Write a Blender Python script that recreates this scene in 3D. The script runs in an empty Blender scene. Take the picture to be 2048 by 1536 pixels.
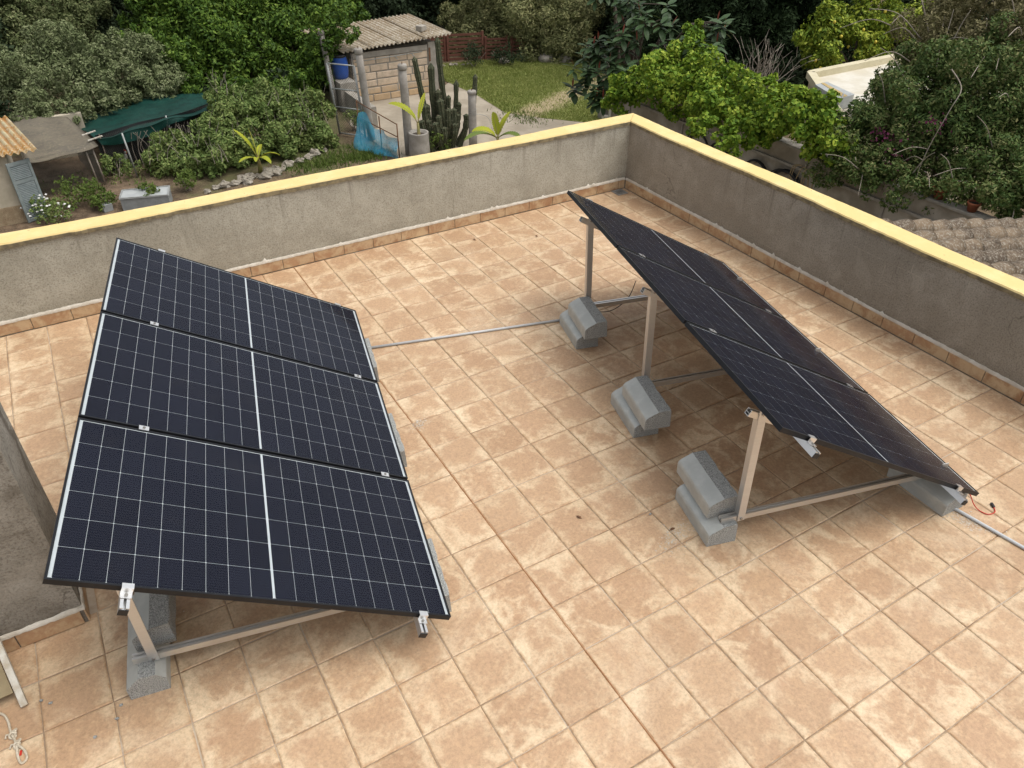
import bpy, math, random
import numpy as np
from mathutils import Matrix, Vector

R = math.radians
rng = np.random.default_rng(7)
random.seed(7)
SC = bpy.context.scene
COL = SC.collection

# ------------------------------------------------------------------ camera, sky, sun, exposure
CAM = (-1.668, -2.339, 3.742)
YAW, PITCH, ROLL = 30.596, 36.249, 0.234
cd = bpy.data.cameras.new('camera')
cam = bpy.data.objects.new('camera', cd)
COL.objects.link(cam)
cd.sensor_fit = 'HORIZONTAL'
cd.sensor_width = 36.0
cd.lens = 26.744
cd.clip_start = 0.05
cd.clip_end = 500
cam.location = CAM
_f = Vector((math.sin(R(YAW)) * math.cos(R(PITCH)), math.cos(R(YAW)) * math.cos(R(PITCH)), -math.sin(R(PITCH))))
_r = Vector((math.cos(R(YAW)), -math.sin(R(YAW)), 0))
_u = _r.cross(_f)
_r2 = _r * math.cos(R(ROLL)) + _u * math.sin(R(ROLL))
_u2 = -_r * math.sin(R(ROLL)) + _u * math.cos(R(ROLL))
cam.rotation_euler = Matrix((_r2, _u2, -_f)).transposed().to_euler()
SC.camera = cam

SUN_EL, SUN_AZ = 66.0, -38.0          # azimuth: degrees from +x towards +y
world = bpy.data.worlds.new('World')
SC.world = world
world.use_nodes = True
wn = world.node_tree.nodes
wl = world.node_tree.links
wn.clear()
sky = wn.new('ShaderNodeTexSky')
sky.sky_type = 'NISHITA'
sky.sun_disc = False
sky.sun_elevation = R(SUN_EL)
sky.sun_rotation = R(90 - SUN_AZ)
sky.air_density = 1.0
sky.dust_density = 4.0
sky.ozone_density = 1.0
hs = wn.new('ShaderNodeHueSaturation')          # thin overcast: the blue is washed out
hs.inputs['Saturation'].default_value = 0.22
bg = wn.new('ShaderNodeBackground')
bg.inputs['Strength'].default_value = 0.15
wo = wn.new('ShaderNodeOutputWorld')
wl.new(sky.outputs[0], hs.inputs['Color'])
wl.new(hs.outputs[0], bg.inputs['Color'])
wl.new(bg.outputs[0], wo.inputs['Surface'])

sd = bpy.data.lights.new('sun', 'SUN')
sd.energy = 1.1
sd.angle = R(40)
sd.color = (1.0, 0.95, 0.87)
sun = bpy.data.objects.new('sun', sd)
COL.objects.link(sun)
sv = Vector((math.cos(R(SUN_EL)) * math.cos(R(SUN_AZ)), math.cos(R(SUN_EL)) * math.sin(R(SUN_AZ)), math.sin(R(SUN_EL))))
sun.rotation_euler = sv.to_track_quat('Z', 'Y').to_euler()

SC.view_settings.view_transform = 'Standard'
SC.view_settings.look = 'None'
SC.view_settings.exposure = 0.44
SC.view_settings.gamma = 1.0
SC.view_settings.use_curve_mapping = False
try:
    SC.cycles.max_bounces = 8
    SC.cycles.transparent_max_bounces = 16
    SC.cycles.caustics_reflective = False
    SC.cycles.caustics_refractive = False
except Exception:
    pass

# ------------------------------------------------------------------ material helpers
class N:
    """a small node-tree writer"""
    def __init__(s, name):
        s.m = bpy.data.materials.new(name)
        s.m.use_nodes = True
        s.t = s.m.node_tree
        s.t.nodes.clear()
        s.out = s.t.nodes.new('ShaderNodeOutputMaterial')
    def n(s, typ, ins=None, **attrs):
        nd = s.t.nodes.new(typ)
        for k, v in attrs.items():
            setattr(nd, k, v)
        for k, v in (ins or {}).items():
            s.put(nd.inputs[k], v)
        return nd
    def put(s, sock, v):
        if isinstance(v, bpy.types.NodeSocket):
            s.t.links.new(v, sock)
        elif isinstance(v, (tuple, list)):
            sock.default_value = tuple(v) if len(sock.default_value) == len(v) else tuple(v) + (1.0,)
        else:
            sock.default_value = v
    def math(s, op, a, b=0.0, c=0.0, clamp=False):
        nd = s.n('ShaderNodeMath', {0: a, 1: b, 2: c}, operation=op, use_clamp=clamp)
        return nd.outputs[0]
    def mix(s, f, a, b, mode='MIX'):
        nd = s.n('ShaderNodeMix', data_type='RGBA', blend_type=mode)
        s.put(nd.inputs[0], f); s.put(nd.inputs[6], a); s.put(nd.inputs[7], b)
        return nd.outputs[2]
    def pos(s):
        return s.n('ShaderNodeNewGeometry').outputs['Position']
    def obj(s):
        return s.n('ShaderNodeTexCoord').outputs['Object']
    def noise(s, vec, scale, detail=4, rough=0.55, dist=0.0):
        nd = s.n('ShaderNodeTexNoise', {'Vector': vec, 'Scale': scale, 'Detail': detail, 'Roughness': rough, 'Distortion': dist})
        return nd.outputs[0]
    def ramp(s, f, stops, interp='LINEAR'):
        nd = s.n('ShaderNodeValToRGB', {0: f})
        cr = nd.color_ramp
        cr.interpolation = interp
        while len(cr.elements) < len(stops):
            cr.elements.new(0.5)
        for e, (p, c) in zip(cr.elements, stops):
            e.position = p
            e.color = (c, c, c, 1) if isinstance(c, (int, float)) else tuple(c) + (1,)
        return nd.outputs[0]
    def sstep(s, x, lo, hi):
        nd = s.n('ShaderNodeMapRange', {0: x, 1: lo, 2: hi, 3: 0.0, 4: 1.0}, interpolation_type='SMOOTHSTEP')
        return nd.outputs[0]
    def bump(s, h, strength=0.3, dist=0.01):
        return s.n('ShaderNodeBump', {'Height': h, 'Strength': strength, 'Distance': dist}).outputs[0]
    def bsdf(s, color, rough=0.6, metal=0.0, normal=None, spec=0.5, **kw):
        nd = s.n('ShaderNodeBsdfPrincipled', {'Base Color': color, 'Roughness': rough, 'Metallic': metal, 'Specular IOR Level': spec})
        if normal is not None:
            s.put(nd.inputs['Normal'], normal)
        for k, v in kw.items():
            s.put(nd.inputs[k.replace('_', ' ')], v)
        return nd.outputs[0]
    def done(s, shader):
        s.t.links.new(shader, s.out.inputs['Surface'])
        return s.m

def simple(name, c1, c2, scale=8, rough=0.7, metal=0.0, bump=0.2, bdist=0.005, spec=0.4, world=False, detail=5):
    m = N(name)
    v = m.pos() if world else m.obj()
    f = m.noise(v, scale, detail)
    f2 = m.noise(v, scale * 6, 3)
    col = m.mix(m.sstep(f, 0.35, 0.65), c1, c2)
    col = m.mix(m.math('MULTIPLY', f2, 0.35), col, (0.5 * (c1[0]), 0.5 * c1[1], 0.5 * c1[2]))
    return m.done(m.bsdf(col, rough, metal, m.bump(f2, bump, bdist), spec))

T = 1.0 / 3.0                                   # floor tile module

def mat_floor_tile():
    m = N('terracotta_floor_tile')
    p = m.pos()
    sx = m.n('ShaderNodeSeparateXYZ', {0: p})
    u = m.math('DIVIDE', sx.outputs[0], T); v = m.math('DIVIDE', sx.outputs[1], T)
    iu = m.math('FLOOR', u); iv = m.math('FLOOR', v)
    fu = m.math('SUBTRACT', m.math('SUBTRACT', u, iu), 0.5); fv = m.math('SUBTRACT', m.math('SUBTRACT', v, iv), 0.5)
    idv = m.n('ShaderNodeCombineXYZ', {0: iu, 1: iv, 2: 3.0}).outputs[0]
    wn_ = m.n('ShaderNodeTexWhiteNoise', {'Vector': idv}, noise_dimensions='3D')
    wc = m.n('ShaderNodeSeparateXYZ', {0: wn_.outputs['Color']})
    r1, r2, r3 = wc.outputs
    # noise coordinates jump from tile to tile
    off = m.n('ShaderNodeVectorMath', {0: wn_.outputs['Color'], 1: (37.0, 53.0, 11.0)}, operation='MULTIPLY').outputs[0]
    pv = m.n('ShaderNodeVectorMath', {0: p, 1: off}, operation='ADD').outputs[0]
    n1 = m.noise(pv, 4.2, 5, 0.62, 1.1)
    n2 = m.noise(pv, 26.0, 5, 0.7)
    n3 = m.noise(pv, 120.0, 3, 0.7)
    du = m.math('SUBTRACT', fu, m.math('MULTIPLY', m.math('SUBTRACT', r1, 0.5), 0.34))
    dv = m.math('SUBTRACT', fv, m.math('ADD', 0.03, m.math('MULTIPLY', m.math('SUBTRACT', r2, 0.5), 0.30)))
    d = m.math('SQRT', m.math('ADD', m.math('POWER', m.math('ABSOLUTE', du), 2.0), m.math('POWER', m.math('ABSOLUTE', dv), 2.0)))
    d = m.math('ADD', m.math('MULTIPLY', d, 0.50), m.math('MULTIPLY', m.math('SUBTRACT', n1, 0.5), 1.7))
    n15 = m.noise(pv, 13.0, 4, 0.7, 0.4)
    d = m.math('ADD', d, m.math('MULTIPLY', m.math('SUBTRACT', n15, 0.5), 0.55))
    d = m.math('ADD', d, m.math('MULTIPLY', m.math('SUBTRACT', n2, 0.5), 0.34))
    edge = m.math('MAXIMUM', m.math('ABSOLUTE', fu), m.math('MULTIPLY', m.math('ADD', fv, 0.04), m.math('SUBTRACT', m.math('MULTIPLY', m.math('GREATER_THAN', r3, 0.4), 2.0), 1.0)))
    d = m.math('ADD', d, m.math('MULTIPLY', m.sstep(edge, 0.28, 0.5), 0.16))
    pale = m.sstep(d, 0.06, 0.62)
    brown = m.mix(r3, (0.415, 0.265, 0.165), (0.475, 0.320, 0.208))
    brown = m.mix(m.sstep(n2, 0.42, 0.7), brown, (0.50, 0.335, 0.21))
    cream = m.mix(r1, (0.605, 0.458, 0.312), (0.68, 0.54, 0.385))
    col = m.mix(pale, brown, cream)
    # rusty rubbed rim
    e = m.math('MAXIMUM', m.math('ABSOLUTE', fu), m.math('ABSOLUTE', fv))
    rim = m.math('MULTIPLY', m.sstep(e, 0.42, 0.49), m.sstep(n15, 0.42, 0.60))
    col = m.mix(m.math('MULTIPLY', rim, 0.65), col, (0.36, 0.195, 0.095))
    col = m.mix(m.math('MULTIPLY', m.sstep(n3, 0.55, 0.75), 0.35), col, (0.62, 0.49, 0.33))
    # broad greyish wear and cement dust over the whole roof
    big = m.noise(p, 0.55, 4, 0.6)
    col = m.mix(m.math('MULTIPLY', m.sstep(big, 0.48, 0.72), 0.18), col, (0.43, 0.30, 0.19))
    wet = m.math('MULTIPLY', m.sstep(m.noise(p, 0.8, 7, 0.7, 1.2), 0.50, 0.60), 0.10)
    col = m.mix(wet, col, (0.26, 0.17, 0.10))
    chalk = m.math('MULTIPLY', m.sstep(m.noise(p, 1.1, 7, 0.72, 0.8), 0.52, 0.68), 0.30)
    col = m.mix(chalk, col, (0.70, 0.58, 0.44))
    dust = m.math('MULTIPLY', m.sstep(m.noise(p, 1.3, 6, 0.75), 0.60, 0.80), m.sstep(m.noise(p, 34, 4, 0.8), 0.50, 0.68))
    col = m.mix(m.math('MULTIPLY', dust, 0.6), col, (0.62, 0.58, 0.52))
    gr = m.noise(pv, 58.0, 5, 0.8)
    col = m.mix(1.0, col, m.ramp(gr, [(0.30, 0.72), (0.5, 1.0), (0.70, 1.16)]), 'MULTIPLY')
    col = m.mix(m.math('MULTIPLY', m.sstep(m.noise(pv, 3.1, 4, 0.6), 0.5, 0.75), 0.25), col, (0.43, 0.27, 0.185))
    col = m.mix(1.0, col, m.mix(r2, (0.93, 0.91, 0.85), (1.04, 1.03, 0.97)), 'MULTIPLY')
    h = m.math('ADD', m.math('MULTIPLY', n2, 0.7), m.math('MULTIPLY', n3, 0.3))
    rg = m.math('ADD', 0.42, m.math('MULTIPLY', n1, 0.25))
    return m.done(m.bsdf(col, rg, 0, m.bump(h, 0.25, 0.004), 0.35))

def mat_skirt():
    m = N('terracotta_skirting_tile')
    p = m.pos()
    oi = m.n('ShaderNodeObjectInfo').outputs['Random']
    n1 = m.noise(p, 7.0, 5, 0.65, 0.5)
    n2 = m.noise(p, 45.0, 4, 0.7)
    a = m.mix(oi, (0.36, 0.200, 0.105), (0.45, 0.275, 0.155))
    col = m.mix(m.sstep(m.math('ADD', n1, m.math('MULTIPLY', n2, 0.25)), 0.48, 0.74), a, (0.56, 0.41, 0.25))
    return m.done(m.bsdf(col, 0.5, 0, m.bump(n2, 0.25, 0.003), 0.35))

def mat_plaster(name, ca, cb, dark, courses=True, axis=0, streak=0.25, lines=0.42, wet=0.0):
    m = N(name)
    p = m.pos()
    n0 = m.noise(p, 0.9, 4, 0.6)
    n1 = m.noise(p, 5.0, 5, 0.65)
    n2 = m.noise(p, 75.0, 4, 0.75)
    vor = m.n('ShaderNodeTexVoronoi', {'Vector': p, 'Scale': 95.0}).outputs['Distance']
    col = m.mix(m.sstep(m.math('ADD', m.math('MULTIPLY', n0, 0.6), m.math('MULTIPLY', n1, 0.4)), 0.40, 0.62), ca, cb)
    col = m.mix(m.math('MULTIPLY', m.sstep(n2, 0.46, 0.66), 0.62), col, dark)
    col = m.mix(m.math('MULTIPLY', m.sstep(n2, 0.40, 0.25), 0.5), col, (cb[0] * 1.35, cb[1] * 1.35, cb[2] * 1.3))
    # rain streaks running down
    sp = m.n('ShaderNodeMapping', {'Vector': p, 'Scale': (9.0, 9.0, 0.55)}).outputs[0]
    st = m.noise(sp, 1.0, 4, 0.6)
    col = m.mix(m.math('MULTIPLY', m.sstep(st, 0.55, 0.8), streak), col, dark)
    if courses:
        sx = m.n('ShaderNodeSeparateXYZ', {0: p})
        bv = m.n('ShaderNodeCombineXYZ', {0: sx.outputs[axis], 1: m.math('ADD', sx.outputs[2], m.math('MULTIPLY', n1, 0.012)), 2: 0.0}).outputs[0]
        br = m.n('ShaderNodeTexBrick', {'Vector': bv, 'Color1': (0, 0, 0), 'Color2': (0, 0, 0), 'Mortar': (1, 1, 1), 'Scale': 1.0,
                                        'Mortar Size': 0.006, 'Mortar Smooth': 0.3, 'Brick Width': 0.5, 'Row Height': 0.205})
        k = m.math('MULTIPLY', m.sstep(m.noise(p, 2.4, 4, 0.7), 0.50, 0.66), lines)
        col = m.mix(m.math('MULTIPLY', br.outputs['Color'], k), col, (0.46, 0.42, 0.34))
    # repairs, drips under the coping, grime at the foot, hairline cracks
    zz = m.n('ShaderNodeSeparateXYZ', {0: p}).outputs[2]
    patch = m.sstep(m.noise(p, 1.7, 3, 0.5, 0.8), 0.60, 0.64)
    col = m.mix(m.math('MULTIPLY', patch, 0.22), col, (cb[0] * 1.15, cb[1] * 1.15, cb[2] * 1.15))
    dmask = m.math('MULTIPLY', m.sstep(m.noise(m.n('ShaderNodeMapping', {'Vector': p, 'Scale': (5.0, 5.0, 0.25)}).outputs[0], 1.6, 5, 0.7), 0.54, 0.68), m.sstep(m.math('ADD', zz, m.math('MULTIPLY', n1, 0.5)), 0.55, 1.05))
    col = m.mix(m.math('MULTIPLY', dmask, 0.5), col, dark)
    if wet:
        wm = m.sstep(m.noise(p, 3.4, 4, 0.55, 0.5), 0.52, 0.64)
        col = m.mix(m.math('MULTIPLY', wm, wet), col, (dark[0] * 0.8, dark[1] * 0.75, dark[2] * 0.7))
    foot = m.math('MULTIPLY', m.sstep(m.math('ADD', zz, m.math('MULTIPLY', m.noise(p, 3.2, 5, 0.7), 0.5)), 0.52, 0.28), 0.35)
    col = m.mix(foot, col, dark)
    cv = m.n('ShaderNodeVectorMath', {0: p, 1: m.n('ShaderNodeVectorMath', {0: m.n('ShaderNodeTexNoise', {'Vector': p, 'Scale': 4.0, 'Detail': 4.0}).outputs['Color'], 1: (0.35, 0.35, 0.35)}, operation='MULTIPLY').outputs[0]}, operation='ADD').outputs[0]
    ck = m.n('ShaderNodeTexVoronoi', {'Vector': cv, 'Scale': 0.9}, feature='DISTANCE_TO_EDGE').outputs['Distance']
    crack = m.math('MULTIPLY', m.sstep(ck, 0.0055, 0.002), m.sstep(m.noise(p, 0.8, 3, 0.5), 0.50, 0.60))
    col = m.mix(m.math('MULTIPLY', crack, 0.4), col, (dark[0] * 0.6, dark[1] * 0.6, dark[2] * 0.6))
    h = m.math('ADD', m.math('MULTIPLY', n2, 0.7), m.math('MULTIPLY', vor, 0.5))
    h = m.math('ADD', h, m.math('MULTIPLY', m.noise(m.n('ShaderNodeMapping', {'Vector': p, 'Scale': (1.0, 1.0, 3.0)}).outputs[0], 9, 4, 0.6), 0.8))
    return m.done(m.bsdf(col, 0.93, 0, m.bump(h, 0.38, 0.007), 0.2))

def mat_yellow():
    m = N('yellow_masonry_paint')
    p = m.pos()
    n1 = m.noise(p, 3.0, 5, 0.65)
    n2 = m.noise(p, 60, 4, 0.7)
    n3 = m.noise(p, 17, 4, 0.6)
    col = m.mix(m.sstep(n1, 0.4, 0.65), (0.70, 0.535, 0.235), (0.74, 0.585, 0.285))
    col = m.mix(m.math('MULTIPLY', m.sstep(n3, 0.62, 0.74), 0.35), col, (0.68, 0.52, 0.22))
    col = m.mix(m.math('MULTIPLY', m.sstep(m.noise(p, 2.2, 6, 0.75, 0.6), 0.52, 0.70), 0.38), col, (0.62, 0.50, 0.28))
    col = m.mix(m.math('MULTIPLY', m.sstep(m.noise(p, 9, 5, 0.8), 0.60, 0.72), 0.30), col, (0.78, 0.68, 0.44))
    spots = m.sstep(m.noise(p, 24, 2, 0.5), 0.715, 0.74)
    col = m.mix(m.math('MULTIPLY', spots, 0.7), col, (0.35, 0.27, 0.12))
    return m.done(m.bsdf(col, 0.8, 0, m.bump(m.math('ADD', n2, m.math('MULTIPLY', n3, 0.8)), 0.35, 0.006), 0.25))

def mat_cell():
    m = N('solar_cell')
    o = m.obj()
    sx = m.n('ShaderNodeSeparateXYZ', {0: o})
    # fine silver wires run along the panel, eleven a cell
    w = m.math('MULTIPLY', m.math('ADD', sx.outputs[1], 0.2), 11.0 / 0.182)
    fr = m.math('ABSOLUTE', m.math('SUBTRACT', m.math('FRACT', w), 0.5))
    line = m.sstep(fr, 0.13, 0.03)
    oi = m.n('ShaderNodeObjectInfo').outputs['Random']
    base = m.mix(oi, (0.0055, 0.0065, 0.0140), (0.0086, 0.0102, 0.0200))
    col = m.mix(m.math('MULTIPLY', line, 0.40), base, (0.034, 0.037, 0.048))
    return m.done(m.bsdf(col, 0.5, 0.0, None, 0.0))

def mat_glass():
    m = N('panel_glass')
    p = m.pos()
    fres = m.n('ShaderNodeFresnel', {'IOR': 1.38}).outputs[0]
    dustn = m.noise(p, 3.0, 5, 0.7)
    gl = m.n('ShaderNodeBsdfGlossy', {'Color': (0.9, 0.92, 0.95), 'Roughness': 0.09}).outputs[0]
    tr = m.n('ShaderNodeBsdfTransparent', {'Color': (0.97, 0.98, 0.98)}).outputs[0]
    df = m.n('ShaderNodeBsdfDiffuse', {'Color': (0.45, 0.42, 0.38)}).outputs[0]
    a = m.n('ShaderNodeMixShader', {0: m.math('MULTIPLY', m.math('MULTIPLY', fres, 0.5), m.math('SUBTRACT', 1.0, m.n('ShaderNodeNewGeometry').outputs['Backfacing'])), 1: tr, 2: gl}).outputs[0]
    k = m.math('ADD', 0.003, m.math('MULTIPLY', m.sstep(dustn, 0.5, 0.8), 0.008))
    b = m.n('ShaderNodeMixShader', {0: k, 1: a, 2: df}).outputs[0]
    return m.done(b)

def mat_leaf(name, stops, rough=0.45, trans=0.28, spec=0.35, tcol=None):
    rough = min(0.75, rough + 0.15); spec = spec * 0.4; trans = trans * 0.5
    m = N(name)
    ri = m.n('ShaderNodeNewGeometry').outputs['Random Per Island']
    n1 = m.noise(m.pos(), 1.1, 3, 0.6)
    f = m.math('ADD', m.math('MULTIPLY', ri, 0.75), m.math('MULTIPLY', m.math('SUBTRACT', n1, 0.35), 0.9), clamp=True)
    k = len(stops)
    col = m.ramp(f, [((i + 0.0) / max(1, k - 1), c) for i, c in enumerate(stops)])
    pb = m.bsdf(col, rough, 0, None, spec)
    tl = m.n('ShaderNodeBsdfTranslucent', {'Color': m.mix(0.5, col, tcol or (0.16, 0.22, 0.03))}).outputs[0]
    return m.done(m.n('ShaderNodeMixShader', {0: trans, 1: pb, 2: tl}).outputs[0])

def mat_concrete_block():
    m = N('grey_kerb_concrete_smooth')
    o = m.obj()
    n1 = m.noise(o, 6, 5, 0.6); n2 = m.noise(o, 70, 3, 0.6)
    col = m.mix(m.sstep(n1, 0.4, 0.65), (0.42, 0.435, 0.41), (0.50, 0.515, 0.485))
    sc = m.sstep(m.noise(m.n('ShaderNodeMapping', {'Vector': o, 'Scale': (1.0, 3.0, 1.0)}).outputs[0], 14, 5, 0.75), 0.66, 0.74)
    col = m.mix(m.math('MULTIPLY', sc, 0.35), col, (0.45, 0.42, 0.34))
    return m.done(m.bsdf(col, 0.5, 0, m.bump(n2, 0.12, 0.002), 0.4))

def mat_concrete_rough():
    m = N('grey_kerb_concrete_open_texture')
    o = m.obj()
    v = m.n('ShaderNodeTexVoronoi', {'Vector': o, 'Scale': 150.0})
    n2 = m.noise(o, 170, 3, 0.7); n1 = m.noise(o, 9, 4, 0.6)
    col = m.mix(m.sstep(n2, 0.36, 0.62), (0.19, 0.195, 0.185), (0.50, 0.505, 0.48))
    col = m.mix(m.math('MULTIPLY', m.sstep(n1, 0.45, 0.7), 0.3), col, (0.34, 0.355, 0.345))
    return m.done(m.bsdf(col, 0.95, 0, m.bump(m.math('ADD', n2, v.outputs['Distance']), 0.9, 0.006), 0.2))

def mat_alu(name='aluminium', tint=(0.74, 0.73, 0.70), rough=0.36):
    m = N(name)
    o = m.obj()
    n1 = m.noise(m.n('ShaderNodeMapping', {'Vector': o, 'Scale': (2.0, 60.0, 60.0)}).outputs[0], 3, 3, 0.6)
    col = m.mix(n1, tint, (tint[0] * 0.82, tint[1] * 0.82, tint[2] * 0.82))
    return m.done(m.bsdf(col, m.math('ADD', rough - 0.06, m.math('MULTIPLY', n1, 0.14)), 0.85, None, 0.5))

def mat_corrugated(name, cols, rough=0.9, fine=14):
    m = N(name)
    p = m.pos()
    n1 = m.noise(p, 1.6, 5, 0.7); n2 = m.noise(p, fine, 5, 0.75); n3 = m.noise(p, 60, 3, 0.7)
    col = m.mix(m.sstep(n1, 0.38, 0.62), cols[0], cols[1])
    col = m.mix(m.sstep(n2, 0.47, 0.66), col, cols[2])
    col = m.mix(m.math('MULTIPLY', m.sstep(m.noise(p, 4.2, 5, 0.8), 0.6, 0.7), 0.8), col, cols[3])
    pt = m.n('ShaderNodeNewGeometry').outputs['Pointiness']          # lichen and dirt settle in the troughs
    col = m.mix(m.math('MULTIPLY', m.sstep(pt, 0.515, 0.47), 0.6), col, (cols[3][0] * 0.75, cols[3][1] * 0.75, cols[3][2] * 0.75))
    return m.done(m.bsdf(col, rough, 0, m.bump(m.math('ADD', n2, n3), 0.5, 0.01), 0.2))

def mat_stone_block():
    m = N('pale_sandstone')
    p = m.pos()
    oi = m.n('ShaderNodeObjectInfo').outputs['Random']
    n1 = m.noise(p, 4, 5, 0.65); n2 = m.noise(p, 30, 4, 0.7)
    a = m.ramp(oi, [(0, (0.54, 0.43, 0.32)), (0.5, (0.62, 0.50, 0.38)), (1, (0.63, 0.49, 0.34))])
    col = m.mix(m.sstep(n1, 0.4, 0.68), a, (0.44, 0.36, 0.27))
    z = m.n('ShaderNodeSeparateXYZ', {0: p}).outputs[2]
    damp = m.math('MULTIPLY', m.sstep(m.math('ADD', z, m.math('MULTIPLY', n1, 0.5)), -2.75, -3.15), 0.55)
    col = m.mix(damp, col, (0.50, 0.33, 0.16))
    return m.done(m.bsdf(col, 0.92, 0, m.bump(m.math('ADD', n1, n2), 0.6, 0.02), 0.2))

def mat_ground():
    m = N('garden_earth')
    p = m.pos()
    n0 = m.noise(p, 0.35, 5, 0.6); n1 = m.noise(p, 2.2, 5, 0.7); n2 = m.noise(p, 22, 4, 0.75)
    col = m.mix(m.sstep(n1, 0.38, 0.64), (0.105, 0.075, 0.050), (0.21, 0.15, 0.10))
    col = m.mix(m.math('MULTIPLY', m.sstep(n2, 0.5, 0.7), 0.6), col, (0.31, 0.235, 0.16))
    col = m.mix(m.math('MULTIPLY', m.sstep(m.math('ADD', n0, m.math('MULTIPLY', n1, 0.4)), 0.66, 0.86), 0.75), col, (0.085, 0.105, 0.035))
    return m.done(m.bsdf(col, 0.95, 0, m.bump(m.math('ADD', n1, n2), 0.8, 0.05), 0.15))

def mat_lawn():
    m = N('lawn_turf')
    p = m.pos()
    n1 = m.noise(p, 1.5, 5, 0.7); n2 = m.noise(p, 14, 4, 0.7)
    g = m.mix(m.sstep(n2, 0.35, 0.65), (0.15, 0.175, 0.055), (0.25, 0.26, 0.09))
    # worn track crossing the lawn
    sx = m.n('ShaderNodeSeparateXYZ', {0: p})
    ln = m.math('ADD', m.math('MULTIPLY', m.math('SUBTRACT', sx.outputs[0], 12.3), 0.42), m.math('MULTIPLY', m.math('SUBTRACT', sx.outputs[1], 19.0), -0.9))
    dd = m.math('ADD', m.math('ABSOLUTE', ln), m.math('MULTIPLY', m.math('SUBTRACT', n1, 0.5), 1.3))
    worn = m.sstep(dd, 0.75, 0.15)
    col = m.mix(m.math('MULTIPLY', worn, 0.85), g, m.mix(n2, (0.27, 0.21, 0.13), (0.46, 0.37, 0.24)))
    return m.done(m.bsdf(col, 0.95, 0, m.bump(n2, 0.7, 0.04), 0.1))

def mat_net(name, col, cell, cover, col2=None):
    """knotted or woven netting: open cells between the threads"""
    m = N(name)
    uv = m.n('ShaderNodeTexCoord').outputs['UV']
    sx = m.n('ShaderNodeSeparateXYZ', {0: uv})
    a = m.math('ABSOLUTE', m.math('SUBTRACT', m.math('FRACT', m.math('DIVIDE', sx.outputs[0], cell)), 0.5))
    b = m.math('ABSOLUTE', m.math('SUBTRACT', m.math('FRACT', m.math('DIVIDE', sx.outputs[1], cell)), 0.5))
    th = m.math('GREATER_THAN', m.math('MAXIMUM', a, b), 0.5 - cover * 0.5)
    n1 = m.noise(m.pos(), 3, 4, 0.6)
    c = m.mix(m.sstep(n1, 0.4, 0.7), col, col2 or tuple(0.6 * x for x in col))
    df = m.bsdf(c, 0.6, 0, None, 0.3)
    tr = m.n('ShaderNodeBsdfTransparent').outputs[0]
    return m.done(m.n('ShaderNodeMixShader', {0: th, 1: tr, 2: df}).outputs[0])

def mat_grout():
    m = N('weathered_grout')
    p = m.pos()
    n1 = m.noise(p, 1.1, 6, 0.7); n2 = m.noise(p, 9, 5, 0.75); n3 = m.noise(p, 2.7, 5, 0.7)
    col = m.mix(m.sstep(n1, 0.40, 0.60), (0.27, 0.19, 0.12), (0.48, 0.40, 0.31))
    col = m.mix(m.math('MULTIPLY', m.sstep(n3, 0.55, 0.70), 0.75), col, (0.17, 0.105, 0.06))
    col = m.mix(m.math('MULTIPLY', m.sstep(n2, 0.55, 0.72), 0.5), col, (0.60, 0.54, 0.45))
    return m.done(m.bsdf(col, 0.95, 0, m.bump(n2, 0.5, 0.004), 0.15))

M = {}
M['tile'] = mat_floor_tile()
M['skirt'] = mat_skirt()
M['grout'] = mat_grout()
M['joint'] = simple('brown_joint_filler', (0.33, 0.155, 0.065), (0.47, 0.27, 0.14), 2.5, 0.6, world=True)
M['plaster_back'] = mat_plaster('grey_render_back', (0.375, 0.355, 0.29), (0.48, 0.46, 0.385), (0.185, 0.168, 0.13), True, 0)
M['plaster_right'] = mat_plaster('grey_render_right', (0.29, 0.267, 0.222), (0.38, 0.353, 0.30), (0.14, 0.12, 0.096), True, 1, 0.10, 0.45)
M['plaster_pier'] = mat_plaster('grey_render_pier', (0.25, 0.228, 0.19), (0.36, 0.333, 0.285), (0.10, 0.082, 0.062), False, 0, 0.2, 0.0, 0.6)
M['house_wall'] = simple('cream_house_render', (0.55, 0.47, 0.33), (0.62, 0.54, 0.40), 2, 0.9, world=True)
M['yellow'] = mat_yellow()
M['mortar'] = simple('pale_mortar', (0.54, 0.48, 0.39), (0.68, 0.63, 0.54), 12, 0.95, world=True, bump=0.6)
M['lip'] = simple('mossy_cap_edge', (0.17, 0.145, 0.095), (0.33, 0.275, 0.16), 14, 0.95, world=True, bump=0.6)
M['cell'] = mat_cell()
M['glass'] = mat_glass()
M['backsheet'] = simple('white_backsheet', (0.50, 0.53, 0.55), (0.55, 0.58, 0.60), 5, 0.5, bump=0.0)
M['black_frame'] = simple('black_anodised_frame', (0.020, 0.022, 0.026), (0.028, 0.030, 0.034), 8, 0.38, 0.6, 0.05)
M['panel_back'] = simple('panel_rear', (0.55, 0.55, 0.54), (0.60, 0.60, 0.59), 4, 0.7, bump=0.0)
M['alu'] = mat_alu()
M['alu_warm'] = mat_alu('aluminium_warm', (0.72, 0.73, 0.73), 0.40)
M['alu_bright'] = mat_alu('aluminium_clamp', (0.86, 0.86, 0.85), 0.3)
M['black_plastic'] = simple('black_plastic', (0.012, 0.012, 0.013), (0.018, 0.018, 0.019), 20, 0.45, bump=0.05)
M['bolt'] = simple('steel_bolt', (0.35, 0.33, 0.30), (0.42, 0.40, 0.37), 30, 0.35, 0.9, 0.05)
M['kerb'] = mat_concrete_block()
M['kerb_rough'] = mat_concrete_rough()
M['conduit'] = simple('grey_pvc', (0.50, 0.52, 0.53), (0.56, 0.58, 0.59), 9, 0.4, bump=0.05)
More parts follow.
